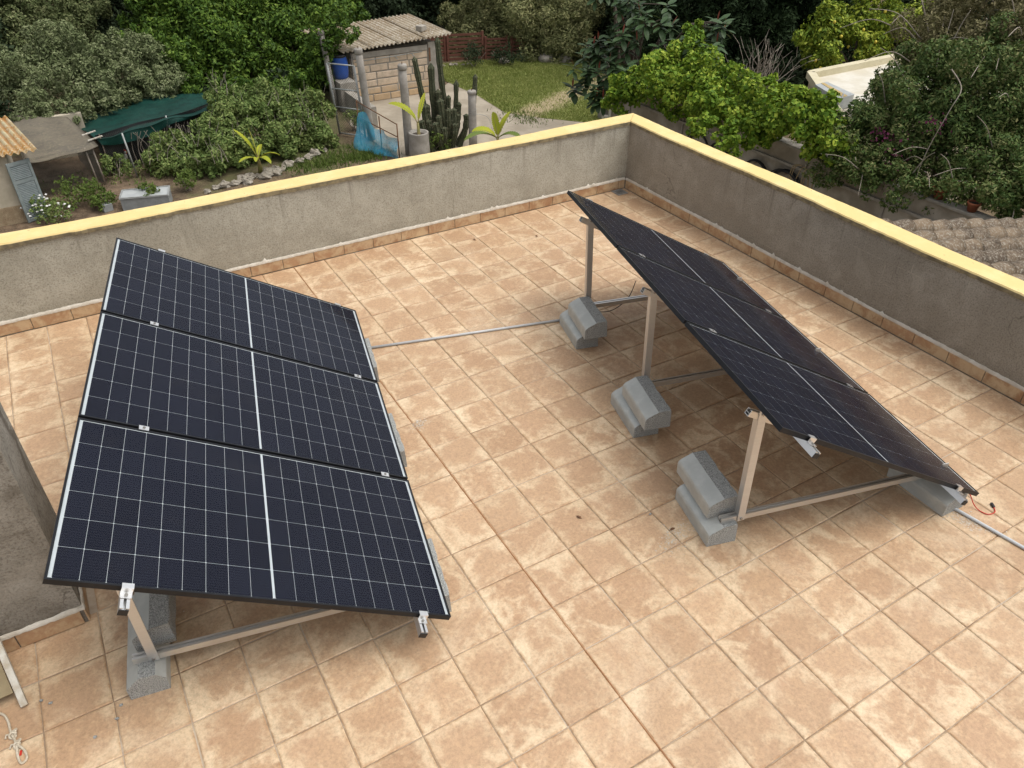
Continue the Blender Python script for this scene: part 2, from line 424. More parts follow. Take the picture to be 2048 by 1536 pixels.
M['red_wire'] = simple('red_cable', (0.55, 0.03, 0.02), (0.60, 0.05, 0.03), 20, 0.4, bump=0.0)
M['drain'] = simple('grey_drain_metal', (0.28, 0.28, 0.27), (0.40, 0.40, 0.38), 20, 0.5, 0.3)
M['hole_shade'] = simple('drain_shade', (0.02, 0.02, 0.02), (0.03, 0.028, 0.025), 5, 0.9)
M['rope'] = simple('cream_rope', (0.55, 0.47, 0.35), (0.66, 0.59, 0.47), 60, 0.9, bump=0.5)
M['white_wood'] = simple('flaking_white_wood', (0.60, 0.57, 0.50), (0.42, 0.36, 0.27), 14, 0.85, bump=0.5)
M['ply'] = simple('weathered_ply', (0.22, 0.17, 0.095), (0.30, 0.24, 0.14), 5, 0.85, bump=0.3)
M['ground'] = mat_ground()
M['lawn'] = mat_lawn()
M['grass'] = mat_leaf('grass_blade', [(0.14, 0.185, 0.04), (0.23, 0.27, 0.07), (0.36, 0.36, 0.13)], 0.6, 0.3)
M['weed'] = mat_leaf('weed_leaf', [(0.060, 0.090, 0.022), (0.095, 0.145, 0.030), (0.16, 0.20, 0.05)], 0.6, 0.3)
M['path'] = simple('old_concrete_paving', (0.31, 0.265, 0.20), (0.42, 0.365, 0.285), 1.3, 0.95, world=True, bump=0.5, bdist=0.02)
M['bark'] = simple('grey_bark', (0.10, 0.080, 0.060), (0.17, 0.14, 0.11), 12, 0.95, bump=0.8, bdist=0.02)
M['twig'] = simple('dry_twig', (0.27, 0.225, 0.175), (0.36, 0.32, 0.27), 12, 0.9)
M['olive'] = mat_leaf('olive_leaf', [(0.052, 0.070, 0.024), (0.092, 0.118, 0.044), (0.150, 0.175, 0.072), (0.25, 0.255, 0.125)], 0.5, 0.2, tcol=(0.14, 0.17, 0.05))
M['olive_pale'] = mat_leaf('pale_olive_leaf', [(0.095, 0.110, 0.042), (0.155, 0.170, 0.070), (0.25, 0.25, 0.11), (0.33, 0.31, 0.15)], 0.5, 0.25)
M['olive_silver'] = mat_leaf('silvery_olive_leaf', [(0.070, 0.092, 0.036), (0.118, 0.148, 0.062), (0.19, 0.22, 0.105), (0.30, 0.32, 0.18)], 0.5, 0.2, tcol=(0.16, 0.2, 0.06))
M['carob'] = mat_leaf('carob_leaf', [(0.022, 0.050, 0.008), (0.046, 0.094, 0.014), (0.092, 0.160, 0.022), (0.18, 0.26, 0.042)], 0.38, 0.25)
M['dark'] = mat_leaf('dark_evergreen_leaf', [(0.016, 0.026, 0.012), (0.028, 0.044, 0.020), (0.045, 0.066, 0.030)], 0.55, 0.15, tcol=(0.05, 0.07, 0.02))
M['cypress'] = mat_leaf('cypress_leaf', [(0.010, 0.020, 0.008), (0.018, 0.034, 0.012), (0.030, 0.052, 0.018)], 0.6, 0.12, tcol=(0.03, 0.05, 0.015))
M['lemon'] = mat_leaf('lemon_leaf', [(0.070, 0.125, 0.014), (0.15, 0.22, 0.024), (0.28, 0.34, 0.038), (0.42, 0.45, 0.06)], 0.4, 0.3)
M['vine'] = mat_leaf('vine_leaf', [(0.050, 0.110, 0.012), (0.110, 0.200, 0.020), (0.21, 0.305, 0.032), (0.38, 0.44, 0.06)], 0.45, 0.35, tcol=(0.25, 0.36, 0.03))
M['boug'] = mat_leaf('bougainvillea_leaf', [(0.032, 0.062, 0.018), (0.066, 0.114, 0.029), (0.125, 0.165, 0.05), (0.235, 0.215, 0.095)], 0.45, 0.22)
M['brownleaf'] = mat_leaf('brown_tinged_leaf', [(0.085, 0.070, 0.035), (0.130, 0.115, 0.055), (0.19, 0.175, 0.085), (0.24, 0.20, 0.11)], 0.6, 0.2)
M['magenta'] = mat_leaf('magenta_bract', [(0.10, 0.025, 0.055), (0.16, 0.035, 0.085)], 0.6, 0.3, tcol=(0.3, 0.04, 0.15))
M['shrub'] = mat_leaf('shrub_leaf', [(0.058, 0.098, 0.026), (0.105, 0.160, 0.042), (0.17, 0.225, 0.068), (0.28, 0.32, 0.11)], 0.5, 0.25)
M['shrub_dry'] = mat_leaf('shrub_dry_leaf', [(0.095, 0.105, 0.055), (0.15, 0.155, 0.085), (0.21, 0.20, 0.12)], 0.6, 0.2)
M['rubber'] = mat_leaf('rubber_plant_leaf', [(0.028, 0.050, 0.020), (0.042, 0.078, 0.030), (0.075, 0.120, 0.050)], 0.28, 0.1, 0.5)
M['rubber_red'] = mat_leaf('rubber_plant_red_shoot', [(0.16, 0.040, 0.025), (0.24, 0.075, 0.050)], 0.4, 0.2, tcol=(0.25, 0.05, 0.03))
M['banana'] = mat_leaf('banana_leaf', [(0.24, 0.30, 0.020), (0.33, 0.37, 0.030), (0.42, 0.42, 0.05)], 0.4, 0.35, tcol=(0.4, 0.42, 0.03))
M['banana_green'] = mat_leaf('banana_leaf_green', [(0.090, 0.140, 0.030), (0.150, 0.200, 0.045)], 0.4, 0.3)
M['banana_stem'] = simple('banana_stem', (0.20, 0.19, 0.05), (0.27, 0.20, 0.09), 8, 0.6)
M['cactus'] = simple('cactus_skin', (0.045, 0.060, 0.030), (0.105, 0.105, 0.055), 22, 0.8, bump=0.7, bdist=0.02)
M['spine'] = simple('cactus_spine', (0.30, 0.26, 0.17), (0.38, 0.33, 0.22), 10, 0.8)
M['hutroof'] = mat_corrugated('lichened_fibre_cement', [(0.43, 0.37, 0.28), (0.31, 0.245, 0.165), (0.58, 0.54, 0.46), (0.31, 0.20, 0.10)])
M['rustroof'] = mat_corrugated('rusty_corrugated_sheet', [(0.42, 0.38, 0.24), (0.36, 0.20, 0.065), (0.52, 0.48, 0.36), (0.40, 0.17, 0.04)])
M['flatsheet'] = mat_corrugated('weathered_fibre_board', [(0.125, 0.110, 0.088), (0.165, 0.142, 0.108), (0.20, 0.18, 0.125), (0.11, 0.095, 0.075)])
M['rooftile'] = mat_corrugated('lichened_clay_tile', [(0.10, 0.074, 0.053), (0.20, 0.148, 0.098), (0.32, 0.29, 0.235), (0.05, 0.041, 0.034)], 0.95, 34)
M['stone'] = mat_stone_block()
M['cement'] = simple('grey_cement', (0.29, 0.265, 0.225), (0.39, 0.36, 0.31), 4, 0.95, world=True, bump=0.5, bdist=0.015)
M['post'] = simple('concrete_post', (0.29, 0.265, 0.23), (0.38, 0.355, 0.315), 5, 0.92, bump=0.4, bdist=0.01)
M['rust'] = simple('rusty_iron', (0.13, 0.065, 0.035), (0.21, 0.105, 0.05), 15, 0.85, bump=0.4)
M['galv'] = simple('galvanised_steel', (0.33, 0.34, 0.33), (0.42, 0.43, 0.41), 12, 0.55, 0.4, 0.1)
M['blue'] = simple('blue_plastic', (0.020, 0.085, 0.36), (0.025, 0.10, 0.42), 6, 0.4, bump=0.05)
M['bluenet'] = mat_net('blue_netting', (0.035, 0.30, 0.46), 0.012, 0.42, (0.10, 0.45, 0.60))
M['greennet'] = mat_net('green_shade_netting', (0.005, 0.048, 0.037), 0.055, 0.64, (0.003, 0.029, 0.023))
M['wire'] = simple('wire_mesh', (0.085, 0.085, 0.075), (0.13, 0.13, 0.115), 10, 0.6, 0.4)
M['slat'] = simple('red_brown_fence_paint', (0.135, 0.050, 0.032), (0.185, 0.075, 0.050), 7, 0.75, bump=0.3)
M['shutter'] = simple('grey_blue_shutter_paint', (0.205, 0.245, 0.245), (0.265, 0.300, 0.295), 10, 0.75, bump=0.3)
M['rock'] = simple('limestone_rock', (0.27, 0.235, 0.185), (0.42, 0.385, 0.32), 7, 0.95, bump=0.8, bdist=0.03)
M['render_lower'] = simple('rough_cast_wall', (0.42, 0.31, 0.19), (0.55, 0.43, 0.28), 9, 0.95, world=True, bump=1.0, bdist=0.06)
M['wallbeige'] = simple('beige_wall', (0.45, 0.40, 0.30), (0.54, 0.48, 0.37), 3, 0.95, world=True, bump=0.4)
M['boundary'] = simple('stained_boundary_render', (0.25, 0.215, 0.165), (0.42, 0.38, 0.32), 1.6, 0.95, world=True, bump=0.6, bdist=0.02)
M['whiteroof'] = simple('white_roof_paint', (0.58, 0.53, 0.42), (0.68, 0.65, 0.57), 1.5, 0.8, world=True, bump=0.1)
M['creamband'] = simple('cream_roof_kerb', (0.56, 0.50, 0.33), (0.63, 0.57, 0.40), 2, 0.8, world=True, bump=0.1)
M['hose'] = simple('black_hose', (0.010, 0.010, 0.011), (0.022, 0.022, 0.022), 12, 0.4, bump=0.1)
M['tanhose'] = simple('tan_hose', (0.32, 0.235, 0.125), (0.40, 0.30, 0.17), 12, 0.6, bump=0.1)
M['terracotta'] = simple('terracotta_pot', (0.30, 0.095, 0.045), (0.36, 0.13, 0.065), 9, 0.85, bump=0.2)
M['soil'] = simple('potting_soil_and_gap_shade', (0.05, 0.038, 0.028), (0.08, 0.06, 0.045), 20, 0.95, bump=0.8)
M['greybox'] = simple('grey_mesh_cover', (0.25, 0.265, 0.26), (0.31, 0.325, 0.32), 8, 0.6, bump=0.2)
M['polyc'] = simple('grey_plastic_cover', (0.38, 0.40, 0.40), (0.46, 0.48, 0.47), 4, 0.35, bump=0.1)
M['ochre'] = simple('ochre_stripe', (0.46, 0.33, 0.13), (0.50, 0.37, 0.16), 4, 0.6, bump=0.0)
M['feather'] = simple('grey_speckled_feather', (0.17, 0.16, 0.145), (0.34, 0.33, 0.30), 40, 0.8, bump=0.5)
M['comb'] = simple('red_comb', (0.50, 0.035, 0.03), (0.56, 0.05, 0.04), 20, 0.6, bump=0.1)
M['beak'] = simple('yellow_horn', (0.45, 0.30, 0.08), (0.50, 0.34, 0.10), 20, 0.5, bump=0.1)
M['flower'] = simple('white_petal', (0.72, 0.71, 0.68), (0.78, 0.77, 0.74), 20, 0.7, bump=0.0)
M['fruit'] = simple('lemon_rind', (0.62, 0.50, 0.05), (0.68, 0.55, 0.08), 30, 0.5, bump=0.2)

# ------------------------------------------------------------------ geometry helpers
WPOS = {}
class B:
    """collects shapes; built in world space, stored relative to the parent's own origin"""
    def __init__(s):
        s.v = []; s.f = []; s.mi = []; s.uv = None
    def add(s, vs, fs, mi=0):
        k = len(s.v)
        s.v += [tuple(map(float, p)) for p in vs]
        s.f += [tuple(i + k for i in q) for q in fs]
        s.mi += [mi] * len(fs)
        return s
    def box(s, c, d, mat=None, mi=0):
        x, y, z = (0.5 * t for t in d)
        vs = [Vector((sx * x, sy * y, sz * z)) for sz in (-1, 1) for sx, sy in ((-1, -1), (1, -1), (1, 1), (-1, 1))]
        if mat is not None:
            vs = [mat @ p for p in vs]
        vs = [p + Vector(c) for p in vs]
        return s.add(vs, [(3, 2, 1, 0), (4, 5, 6, 7), (0, 1, 5, 4), (1, 2, 6, 5), (2, 3, 7, 6), (3, 0, 4, 7)], mi)
    def bar(s, p, q, w, h, up=(0, 0, 1), mi=0):
        p = Vector(p); q = Vector(q)
        d = (q - p); L = d.length; d.normalize()
        sd_ = d.cross(Vector(up))
        if sd_.length < 1e-4:
            sd_ = d.cross(Vector((1, 0, 0)))
        sd_.normalize(); u_ = sd_.cross(d)
        return s.box((p + q) / 2, (L, w, h), Matrix((d, sd_, u_)).transposed(), mi)
    def extrude(s, prof, vec, mi=0, side_mi=None):
        n = len(prof); vec = Vector(vec)
        a = [Vector(p) for p in prof]; b = [p + vec for p in a]
        fs = [tuple(reversed(range(n))), tuple(range(n, 2 * n))]
        k = len(s.v)
        s.add(a + b, fs, mi)
        for i in range(n):
            j = (i + 1) % n
            s.f.append((k + i, k + j, k + n + j, k + n + i))
            s.mi.append(side_mi[i] if side_mi else mi)
        return s
    def tube(s, pts, r, n=8, cap=True, mi=0):
        pts = [Vector(p) for p in pts]
        rs = r if isinstance(r, (list, tuple)) else [r] * len(pts)
        rings = []
        ref = Vector((0.13, 0.27, 0.95))
        for i, p in enumerate(pts):
            d = (pts[min(i + 1, len(pts) - 1)] - pts[max(i - 1, 0)]).normalized()
            a = d.cross(ref)
            if a.length < 0.15:
                a = d.cross(Vector((1, 0, 0)))
            a.normalize(); b = d.cross(a)
            rings.append([p + (a * math.cos(2 * math.pi * k / n) + b * math.sin(2 * math.pi * k / n)) * rs[i] for k in range(n)])
        vs = [q for g in rings for q in g]
        fs = []
        for i in range(len(pts) - 1):
            for k in range(n):
                fs.append((i * n + k, i * n + (k + 1) % n, (i + 1) * n + (k + 1) % n, (i + 1) * n + k))
        if cap:
            fs.append(tuple(reversed(range(n)))); fs.append(tuple((len(pts) - 1) * n + k for k in range(n)))
        return s.add(vs, fs, mi)
    def lathe(s, prof, n=16, c=(0, 0, 0), mi=0):
        c = Vector(c); vs = []; fs = []
        for r_, z in prof:
            for k in range(n):
                a = 2 * math.pi * k / n
                vs.append(c + Vector((r_ * math.cos(a), r_ * math.sin(a), z)))
        for i in range(len(prof) - 1):
            for k in range(n):
                fs.append((i * n + k, i * n + (k + 1) % n, (i + 1) * n + (k + 1) % n, (i + 1) * n + k))
        fs.append(tuple(reversed(range(n)))); fs.append(tuple((len(prof) - 1) * n + k for k in range(n)))
        return s.add(vs, fs, mi)
    def blob(s, c, r, seed=0, amp=0.25, n=10, m=7, flat=1.0, mi=0):
        rr = random.Random(seed)
        ph = [rr.uniform(0, 6.28) for _ in range(6)]
        vs = []; fs = []
        c = Vector(c)
        rx, ry, rz = r if isinstance(r, (tuple, list)) else (r, r, r * flat)
        for i in range(m + 1):
            th = math.pi * i / m
            for k in range(n):
                a = 2 * math.pi * k / n
                q = 1 + amp * (0.5 * math.sin(2 * a + ph[0] + 2 * th) + 0.4 * math.sin(3 * a + ph[1] - 3 * th) + 0.4 * math.sin(4 * th + ph[2] + a)) + amp * 0.3 * rr.uniform(-1, 1) * (0 < i < m)
                vs.append(c + Vector((rx * q * math.sin(th) * math.cos(a), ry * q * math.sin(th) * math.sin(a), rz * q * math.cos(th))))
        for i in range(m):
            for k in range(n):
                fs.append((i * n + k, (i + 1) * n + k, (i + 1) * n + (k + 1) % n, i * n + (k + 1) % n))
        return s.add(vs, fs, mi)
    def mesh(s, name, mats, smooth=False, origin=(0, 0, 0)):
        me = bpy.data.meshes.new(name)
        o = Vector(origin)
        me.from_pydata([(x - o.x, y - o.y, z - o.z) for x, y, z in s.v], [], s.f)
        mats = mats if isinstance(mats, (list, tuple)) else [mats]
        for mm in mats:
            me.materials.append(mm)
        if len(mats) > 1:
            me.polygons.foreach_set('material_index', s.mi)
        if s.uv is not None:
            lay = me.uv_layers.new(name='UVMap')
            for lp in me.loops:
                lay.data[lp.index].uv = s.uv[lp.vertex_index]
        if smooth:
            me.polygons.foreach_set('use_smooth', [True] * len(me.polygons))
        me.update()
        return me
    def obj(s, name, mats, parent=None, smooth=False, origin=None):
        org = WPOS.get(parent.name, Vector((0, 0, 0))) if parent is not None else Vector(origin or (0, 0, 0))
        ob = bpy.data.objects.new(name, s.mesh(name, mats, smooth, org))
        COL.objects.link(ob)
        if parent is not None:
            ob.parent = parent
        else:
            ob.location = org
        WPOS[ob.name] = Vector(org)
        return ob

def link(name, me, parent=None, loc=(0, 0, 0), rot=(0, 0, 0), scale=None):
    o = bpy.data.objects.new(name, me)
    COL.objects.link(o)
    o.location = loc; o.rotation_euler = rot
    if scale is not None:
        o.scale = scale
    if parent is not None:
        o.parent = parent
    return o

def tag(o, label=None, cat=None, group=None, kind=None):
    if label: o['label'] = label
    if cat: o['category'] = cat
    if group: o['group'] = group
    if kind: o['kind'] = kind
    return o

def thing(name, loc, label, cat, group=None, rz=0.0, local=False):
    o = bpy.data.objects.new(name, None)
    COL.objects.link(o)
    o.empty_display_size = 0.2
    o.location = loc
    o.rotation_euler = (0, 0, rz)
    WPOS[o.name] = Vector((0, 0, 0)) if local else Vector(loc)
    return tag(o, label, cat, group)

def bev(o, w=0.004, seg=2):
    md = o.modifiers.new('bevel', 'BEVEL')
    md.width = w; md.segments = seg; md.limit_method = 'ANGLE'; md.angle_limit = R(40)
    return o

def np_mesh(name, V, F, mat, smooth=False):
    """V (n,3) F (m,k) arrays"""
    me = bpy.data.meshes.new(name)
    k = F.shape[1]
    me.vertices.add(len(V)); me.vertices.foreach_set('co', np.ascontiguousarray(V, np.float32).ravel())
    me.loops.add(F.size); me.loops.foreach_set('vertex_index', np.ascontiguousarray(F, np.int32).ravel())
    me.polygons.add(len(F))
    me.polygons.foreach_set('loop_start', np.arange(0, F.size, k, dtype=np.int32))
    me.polygons.foreach_set('loop_total', np.full(len(F), k, np.int32))
    if smooth:
        me.polygons.foreach_set('use_smooth', np.ones(len(F), bool))
    me.materials.append(mat)
    me.update(calc_edges=True)
    me.validate()
    return me

def unit(a):
    return a / (np.linalg.norm(a, axis=1, keepdims=True) + 1e-9)

def leaf_arrays(P, nrm, L, W, droop=0.0):
    n = len(P)
    d = rng.normal(size=(n, 3)); d[:, 2] -= droop
    d = unit(d - nrm * np.sum(d * nrm, 1, keepdims=True))
    s_ = np.cross(nrm, d)
    l = (L * rng.uniform(0.5, 1.5, (n, 1))); w = (W * rng.uniform(0.6, 1.35, (n, 1)))
    V = np.empty((n, 4, 3))
    V[:, 0] = P - d * l / 2
    V[:, 1] = P + s_ * w / 2 + d * l * 0.05 - nrm * w * 0.12
    V[:, 2] = P + d * l / 2
    V[:, 3] = P - s_ * w / 2 + d * l * 0.05 - nrm * w * 0.12
    return V.reshape(-1, 3), np.arange(4 * n).reshape(n, 4)

ZG = -3.6

def crown_points(lobes, clump=0.34, per=260, cover=1.0, up=0.35, zmin=ZG + 0.05, sub=1.0, inner=0.6):
    """leaf points on many small clumps set over the lobes of a crown"""
    P = []; Nn = []
    for (x, y, z, r) in lobes:
        nc = max(5, int(cover * 15 * (r / max(clump * r, 0.12)) ** 2 * 0.115))
        dirs = unit(rng.normal(size=(nc, 3)) + np.array([0, 0, up]))
        rad = r * rng.uniform(0.62, 1.04, (nc, 1))
        cen = np.array([x, y, z]) + dirs * rad
        cr = r * clump * rng.uniform(0.65, 1.3, nc)
        for c, q, dd in zip(cen, cr, dirs):
            k = max(12, int(per * (q / 0.3) ** 2 * sub))
            v = unit(rng.normal(size=(k, 3)) + dd * 0.55)
            rr = q * rng.uniform(0.45, 1.0, (k, 1)) ** 0.6
            P.append(c + v * rr); Nn.append(v)
        ki = int(per * inner * (r / 0.3) ** 2)
        v = unit(rng.normal(size=(ki, 3)))
        P.append(np.array([x, y, z]) + v * r * rng.uniform(0.2, 0.8, (ki, 1))); Nn.append(v)
    P = np.concatenate(P); Nn = np.concatenate(Nn)
    keep = P[:, 2] > zmin
    P = P[keep]; Nn = Nn[keep]
    Nn = unit(Nn * 0.7 + rng.normal(size=Nn.shape) * 0.55 + np.array([0, 0, 0.35]))
    return P, Nn

def tree(name, label, lobes, mat, base, L=0.10, W=0.045, clump=0.34, per=200, trunk=0.14, cat='tree', group=None, cover=1.0, limbs=True, up=0.35, droop=0.0, sub=1.0, extra=None, inner=0.6):
    t = thing(name, (base[0], base[1], ZG), label, cat, group)
    P, Nn = crown_points(lobes, clump, per, cover, up, sub=sub, inner=inner)
    V, F = leaf_arrays(P, Nn, L, W, droop)
    V = V - np.array([base[0], base[1], ZG])
    c = link('crown', np_mesh(name + '_crown', V, F, mat), t)
    b = B()
    bx, by = base[:2]
    zs = sorted(l[2] for l in lobes)
    top = Vector((np.mean([l[0] for l in lobes]), np.mean([l[1] for l in lobes]), zs[len(zs) // 2]))
    fork = Vector((bx, by, ZG)).lerp(top, 0.45)
    b.tube([(bx, by, ZG - 0.1), (bx + 0.04, by, (ZG + fork.z) / 2), fork], [trunk * 1.2, trunk, trunk * 0.85], 9)
    if limbs:
        for (x, y, z, r) in lobes[:5]:
            e = Vector((x, y, max(z, ZG + 0.4)))
            mid = fork.lerp(e, 0.5) + Vector((random.uniform(-.15, .15), random.uniform(-.15, .15), 0.12))
            b.tube([fork, mid, e], [trunk * 0.6, trunk * 0.4, trunk * 0.12], 6)
    b.obj('trunk', M['bark'], t, True)
    if extra:
        extra(t)
    return t

# ================================================================== THE ROOF TERRACE
XW, YW = 4.335, 5.0                      # skirting faces of the right and back parapets
ZC = 0.852                               # top of the yellow copings
# ---- floor: a grout bed with the tiles laid on it
b = B()
b.box(((-4.0 + XW) / 2, (-4.0 + YW) / 2, -0.106), (XW + 4.0 + 0.3, YW + 4.0 + 0.3, 0.2))
floor = tag(b.obj('terrace_floor', M['grout']), 'terracotta tiled floor of the flat roof', None, None, 'structure')

def tile_mesh(w, h, t):
    """a cushion-edged tile, its top at z=0"""
    e = 0.006
    x, y = w / 2, h / 2
    vs = [(-x, -y, -t), (x, -y, -t), (x, y, -t), (-x, y, -t),
          (-x, -y, -0.004), (x, -y, -0.004), (x, y, -0.004), (-x, y, -0.004),
          (-x + e, -y + e, 0), (x - e, -y + e, 0), (x - e, y - e, 0), (-x + e, y - e, 0)]
    fs = [(0, 1, 5, 4), (1, 2, 6, 5), (2, 3, 7, 6), (3, 0, 4, 7), (4, 5, 9, 8), (5, 6, 10, 9), (6, 7, 11, 10), (7, 4, 8, 11), (8, 9, 10, 11)]
    return vs, fs

TV, TF = tile_mesh(T - 0.0065, T - 0.0065, 0.012)
bt = B(); bt.add(TV, TF)
tile_me = bt.mesh('tile', M['tile'])
Mcam = cam.rotation_euler.to_matrix().transposed()
def screen(p):
    q = Mcam @ (Vector(p) - Vector(CAM))
    if q.z > -0.2:
        return None
    k = cd.lens / cd.sensor_width * 2048
    return 1024 - k * q.x / q.z, 768 + k * q.y / q.z, -q.z
cand = []
for i in range(-12, 13):
    for j in range(-12, 15):
        x, y = (i + 0.5) * T, (j + 0.5) * T
        if x < -2.4 and 1.25 < y < 1.85:
            continue
        sc = screen((x, y, 0))
        ins = sc is not None and -60 < sc[0] < 2108 and -60 < sc[1] < 1600
        cand.append((0 if ins else 1, sc[2] if sc else 99, x, y))
cand.sort()
rest = B()
for k, (o_, d_, x, y) in enumerate(cand):
    rz = rng.normal(0, 0.004); dz = rng.uniform(-0.0012, 0.0012)
    tx_, ty_ = rng.normal(0, 0.0022, 2)
    dx, dy = rng.normal(0, 0.0009, 2)
    if k < 300:
        link('tile', tile_me, floor, (x + dx, y + dy, dz), (tx_, ty_, rz))
    else:
        mt = Matrix.Rotation(rz, 3, 'Z') @ Matrix.Rotation(ty_, 3, 'Y') @ Matrix.Rotation(tx_, 3, 'X')
        rest.add([mt @ Vector(v) + Vector((x + dx, y + dy, dz)) for v in TV], TF)
tag(rest.obj('tiling', M['tile'], floor), None, None, None, 'stuff')
b = B()
pts = [(rng.normal(0, 0.0012), y) for y in np.arange(-2.2, YW, 0.12)]
vs = []; fs = []
for k, (x, y) in enumerate(pts):
    w = 0.0052 + rng.uniform(-0.0008, 0.0008)
    vs += [(x - w, y, -0.006), (x - w * 0.5, y, 0.0022), (x + w * 0.5, y, 0.0022), (x + w, y, -0.006)]
for k in range(len(pts) - 1):
    for q in range(3):
        fs.append((4 * k + q, 4 * k + q + 1, 4 * k + 4 + q + 1, 4 * k + 4 + q))
b.add(vs, fs)
b.obj('expansion_joint', M['joint'], floor, True)
# splashes of cement dust lying on the floor
def splash(name, c, r, n, ang=0.0, el=1.0):
    P = []
    Fq = []
    ca, sa = math.cos(ang), math.sin(ang)
    for k in range(3 * n):
        q = rng.normal(0, 0.5, 2) * np.array([r * el, r])
        x = c[0] + q[0] * ca - q[1] * sa; y = c[1] + q[0] * sa + q[1] * ca
        s_ = abs(rng.normal(0, 0.0022)) + 0.0008
        m_ = 5
        a0 = rng.uniform(0, 6.28)
        b_ = len(P)
        for w in range(m_):
            a = a0 + 2 * math.pi * w / m_
            rr = s_ * rng.uniform(0.5, 1.3)
            P.append((x + rr * math.cos(a), y + rr * math.sin(a), 0.0035 + 0.0001 * (k % 7)))
        Fq.append(tuple(range(b_, b_ + m_)))
    bb = B(); bb.add(P, Fq)
    return bb
for nm, c, r, n, a, el, lab in [
    ('cement_dust', (-2.07, 1.03), 0.07, 130, 0.3, 1.6, 'pale cement dust beside the nearest block of the left array'),
    ('cement_dust', (2.78, -0.83), 0.07, 150, -1.2, 2.2, 'white cement splash beside the grey conduit at the right'),
    ('cement_dust', (2.98, -0.42), 0.09, 160, 0.5, 1.4, 'white dust off the low corner of the right array'),
    ('cement_dust', (0.98, 0.06), 0.08, 120, 0.35, 2.0, 'pale dust on the joint left of the nearest stacked blocks'),
    ('cement_dust', (0.05, 1.96), 0.06, 70, 0.3, 1.5, 'white splash on the tiles near the middle of the left array')]:
    tag(splash(nm, c, r, n, a, el).obj(nm, M['mortar'], None, False, (c[0], c[1], 0)), lab, 'dust', None, 'stuff')

# ---- parapets
def skirting(parent, p0, d, nrm, length, first, drop=None):
    """skirting tiles along a wall foot, and the bead of mortar over them"""
    d = Vector(d); nrm = Vector(nrm); p0 = Vector(p0)
    s_ = first - T
    k = 0
    while s_ < length:
        a = max(s_, 0.0) + 0.003; e = min(s_ + T, length) - 0.003
        if e - a > 0.03:
            c = p0 + d * ((a + e) / 2) + nrm * (0.0 + rng.uniform(-0.001, 0.001))
            bb = B()
            mt = Matrix((d, nrm, Vector((0, 0, 1)))).transposed()
            bb.box((0, 0, 0), (e - a, 0.010, 0.112 + rng.uniform(-0.003, 0.003)), mt)
            ob = bb.obj('skirting_tile', M['skirt'], None)
            ob.parent = parent
            ob.location = c + Vector((0, 0, 0.060)) - nrm * 0.005 - WPOS[parent.name]
            bev(ob, 0.003, 2)
        s_ += T
        k += 1
    # bead
    n = int(length / 0.022)
    vs = []; fs = []
    ph = rng.uniform(0, 6, 4)
    for i in range(n + 1):
        q = length * i / n
        p = p0 + d * q
        lump = 0.5 + 0.5 * math.sin(q * 3.1 + ph[0]) * math.sin(q * 1.3 + ph[1])
        hh = 0.017 + 0.008 * lump + rng.uniform(-0.003, 0.003)
        if rng.random() < 0.045:
            hh += rng.uniform(0.01, 0.028)
        ww = 0.003 + rng.uniform(-0.002, 0.003)
        vs += [p + nrm * (ww) + Vector((0, 0, 0.113 + rng.uniform(-0.002, 0.002))), p + nrm * (ww * 0.8) + Vector((0, 0, 0.123)), p - nrm * 0.0068 + Vector((0, 0, 0.121 + hh)), p - nrm * 0.03 + Vector((0, 0, 0.121 + hh))]
    for i in range(n):
        for q in range(3):
            fs.append((4 * i + q, 4 * i + q + 1, 4 * i + 4 + q + 1, 4 * i + 4 + q))
    bb = B(); bb.add(vs, fs)
    bb.obj('mortar_bead', M['mortar'], parent, True)

def wavy_coping(parent, p0, d, nrm, length, width, name='coping', miter0=0.0, miter1=0.0):
    """yellow painted coping with a hand-trowelled, slightly wandering edge; nrm points to the terrace"""
    d = Vector(d); nrm = Vector(nrm); p0 = Vector(p0)
    n = int(length / 0.05)
    vs = []; fs = []
    ph = rng.uniform(0, 6, 6)
    for i in range(n + 1):
        q = length * i / n
        wob = 0.007 * math.sin(q * 2.3 + ph[0]) + 0.004 * math.sin(q * 7.1 + ph[1]) + rng.uniform(-0.003, 0.003) - (0.008 if rng.random() < 0.06 else 0)
        wz = 0.005 * math.sin(q * 1.7 + ph[2]) + rng.uniform(-0.0012, 0.0012)
        wo_ = 0.008 * math.sin(q * 1.9 + ph[3]) + 0.004 * math.sin(q * 5.3 + ph[4]) + rng.uniform(-0.0015, 0.0015)
        f0 = max(0.0, 1 - q / 0.3); f1 = max(0.0, 1 - (length - q) / 0.3)
        base = p0 + d * q
        def P(out, z):
            # mitred ends: the outer side runs past the inner one
            sh = -miter0 * out * (i == 0) + miter1 * out * (i == n)
            return base - nrm * out + d * sh + Vector((0, 0, z))
        low = ZC - 0.054 + rng.uniform(-0.004, 0.004)
        vs += [P(0.012, low), P(-0.014 + wob, low + 0.004), P(-0.016 + wob, ZC - 0.012 + wz), P(-0.008 + wob, ZC + wz), P(width + wo_ - 0.006, ZC + wz), P(width + wo_, ZC - 0.012 + wz), P(width + wo_, ZC - 0.06)]
    m_ = 7
    mi = []
    for i in range(n):
        for q in range(m_ - 1):
            fs.append((m_ * i + q, m_ * i + m_ + q, m_ * i + m_ + q + 1, m_ * i + q + 1))
            mi.append(1 if q < 2 else 0)
    bb = B(); bb.add(vs, fs); bb.mi = mi
    return bb.obj(name, [M['yellow'], M['lip']], parent, False)

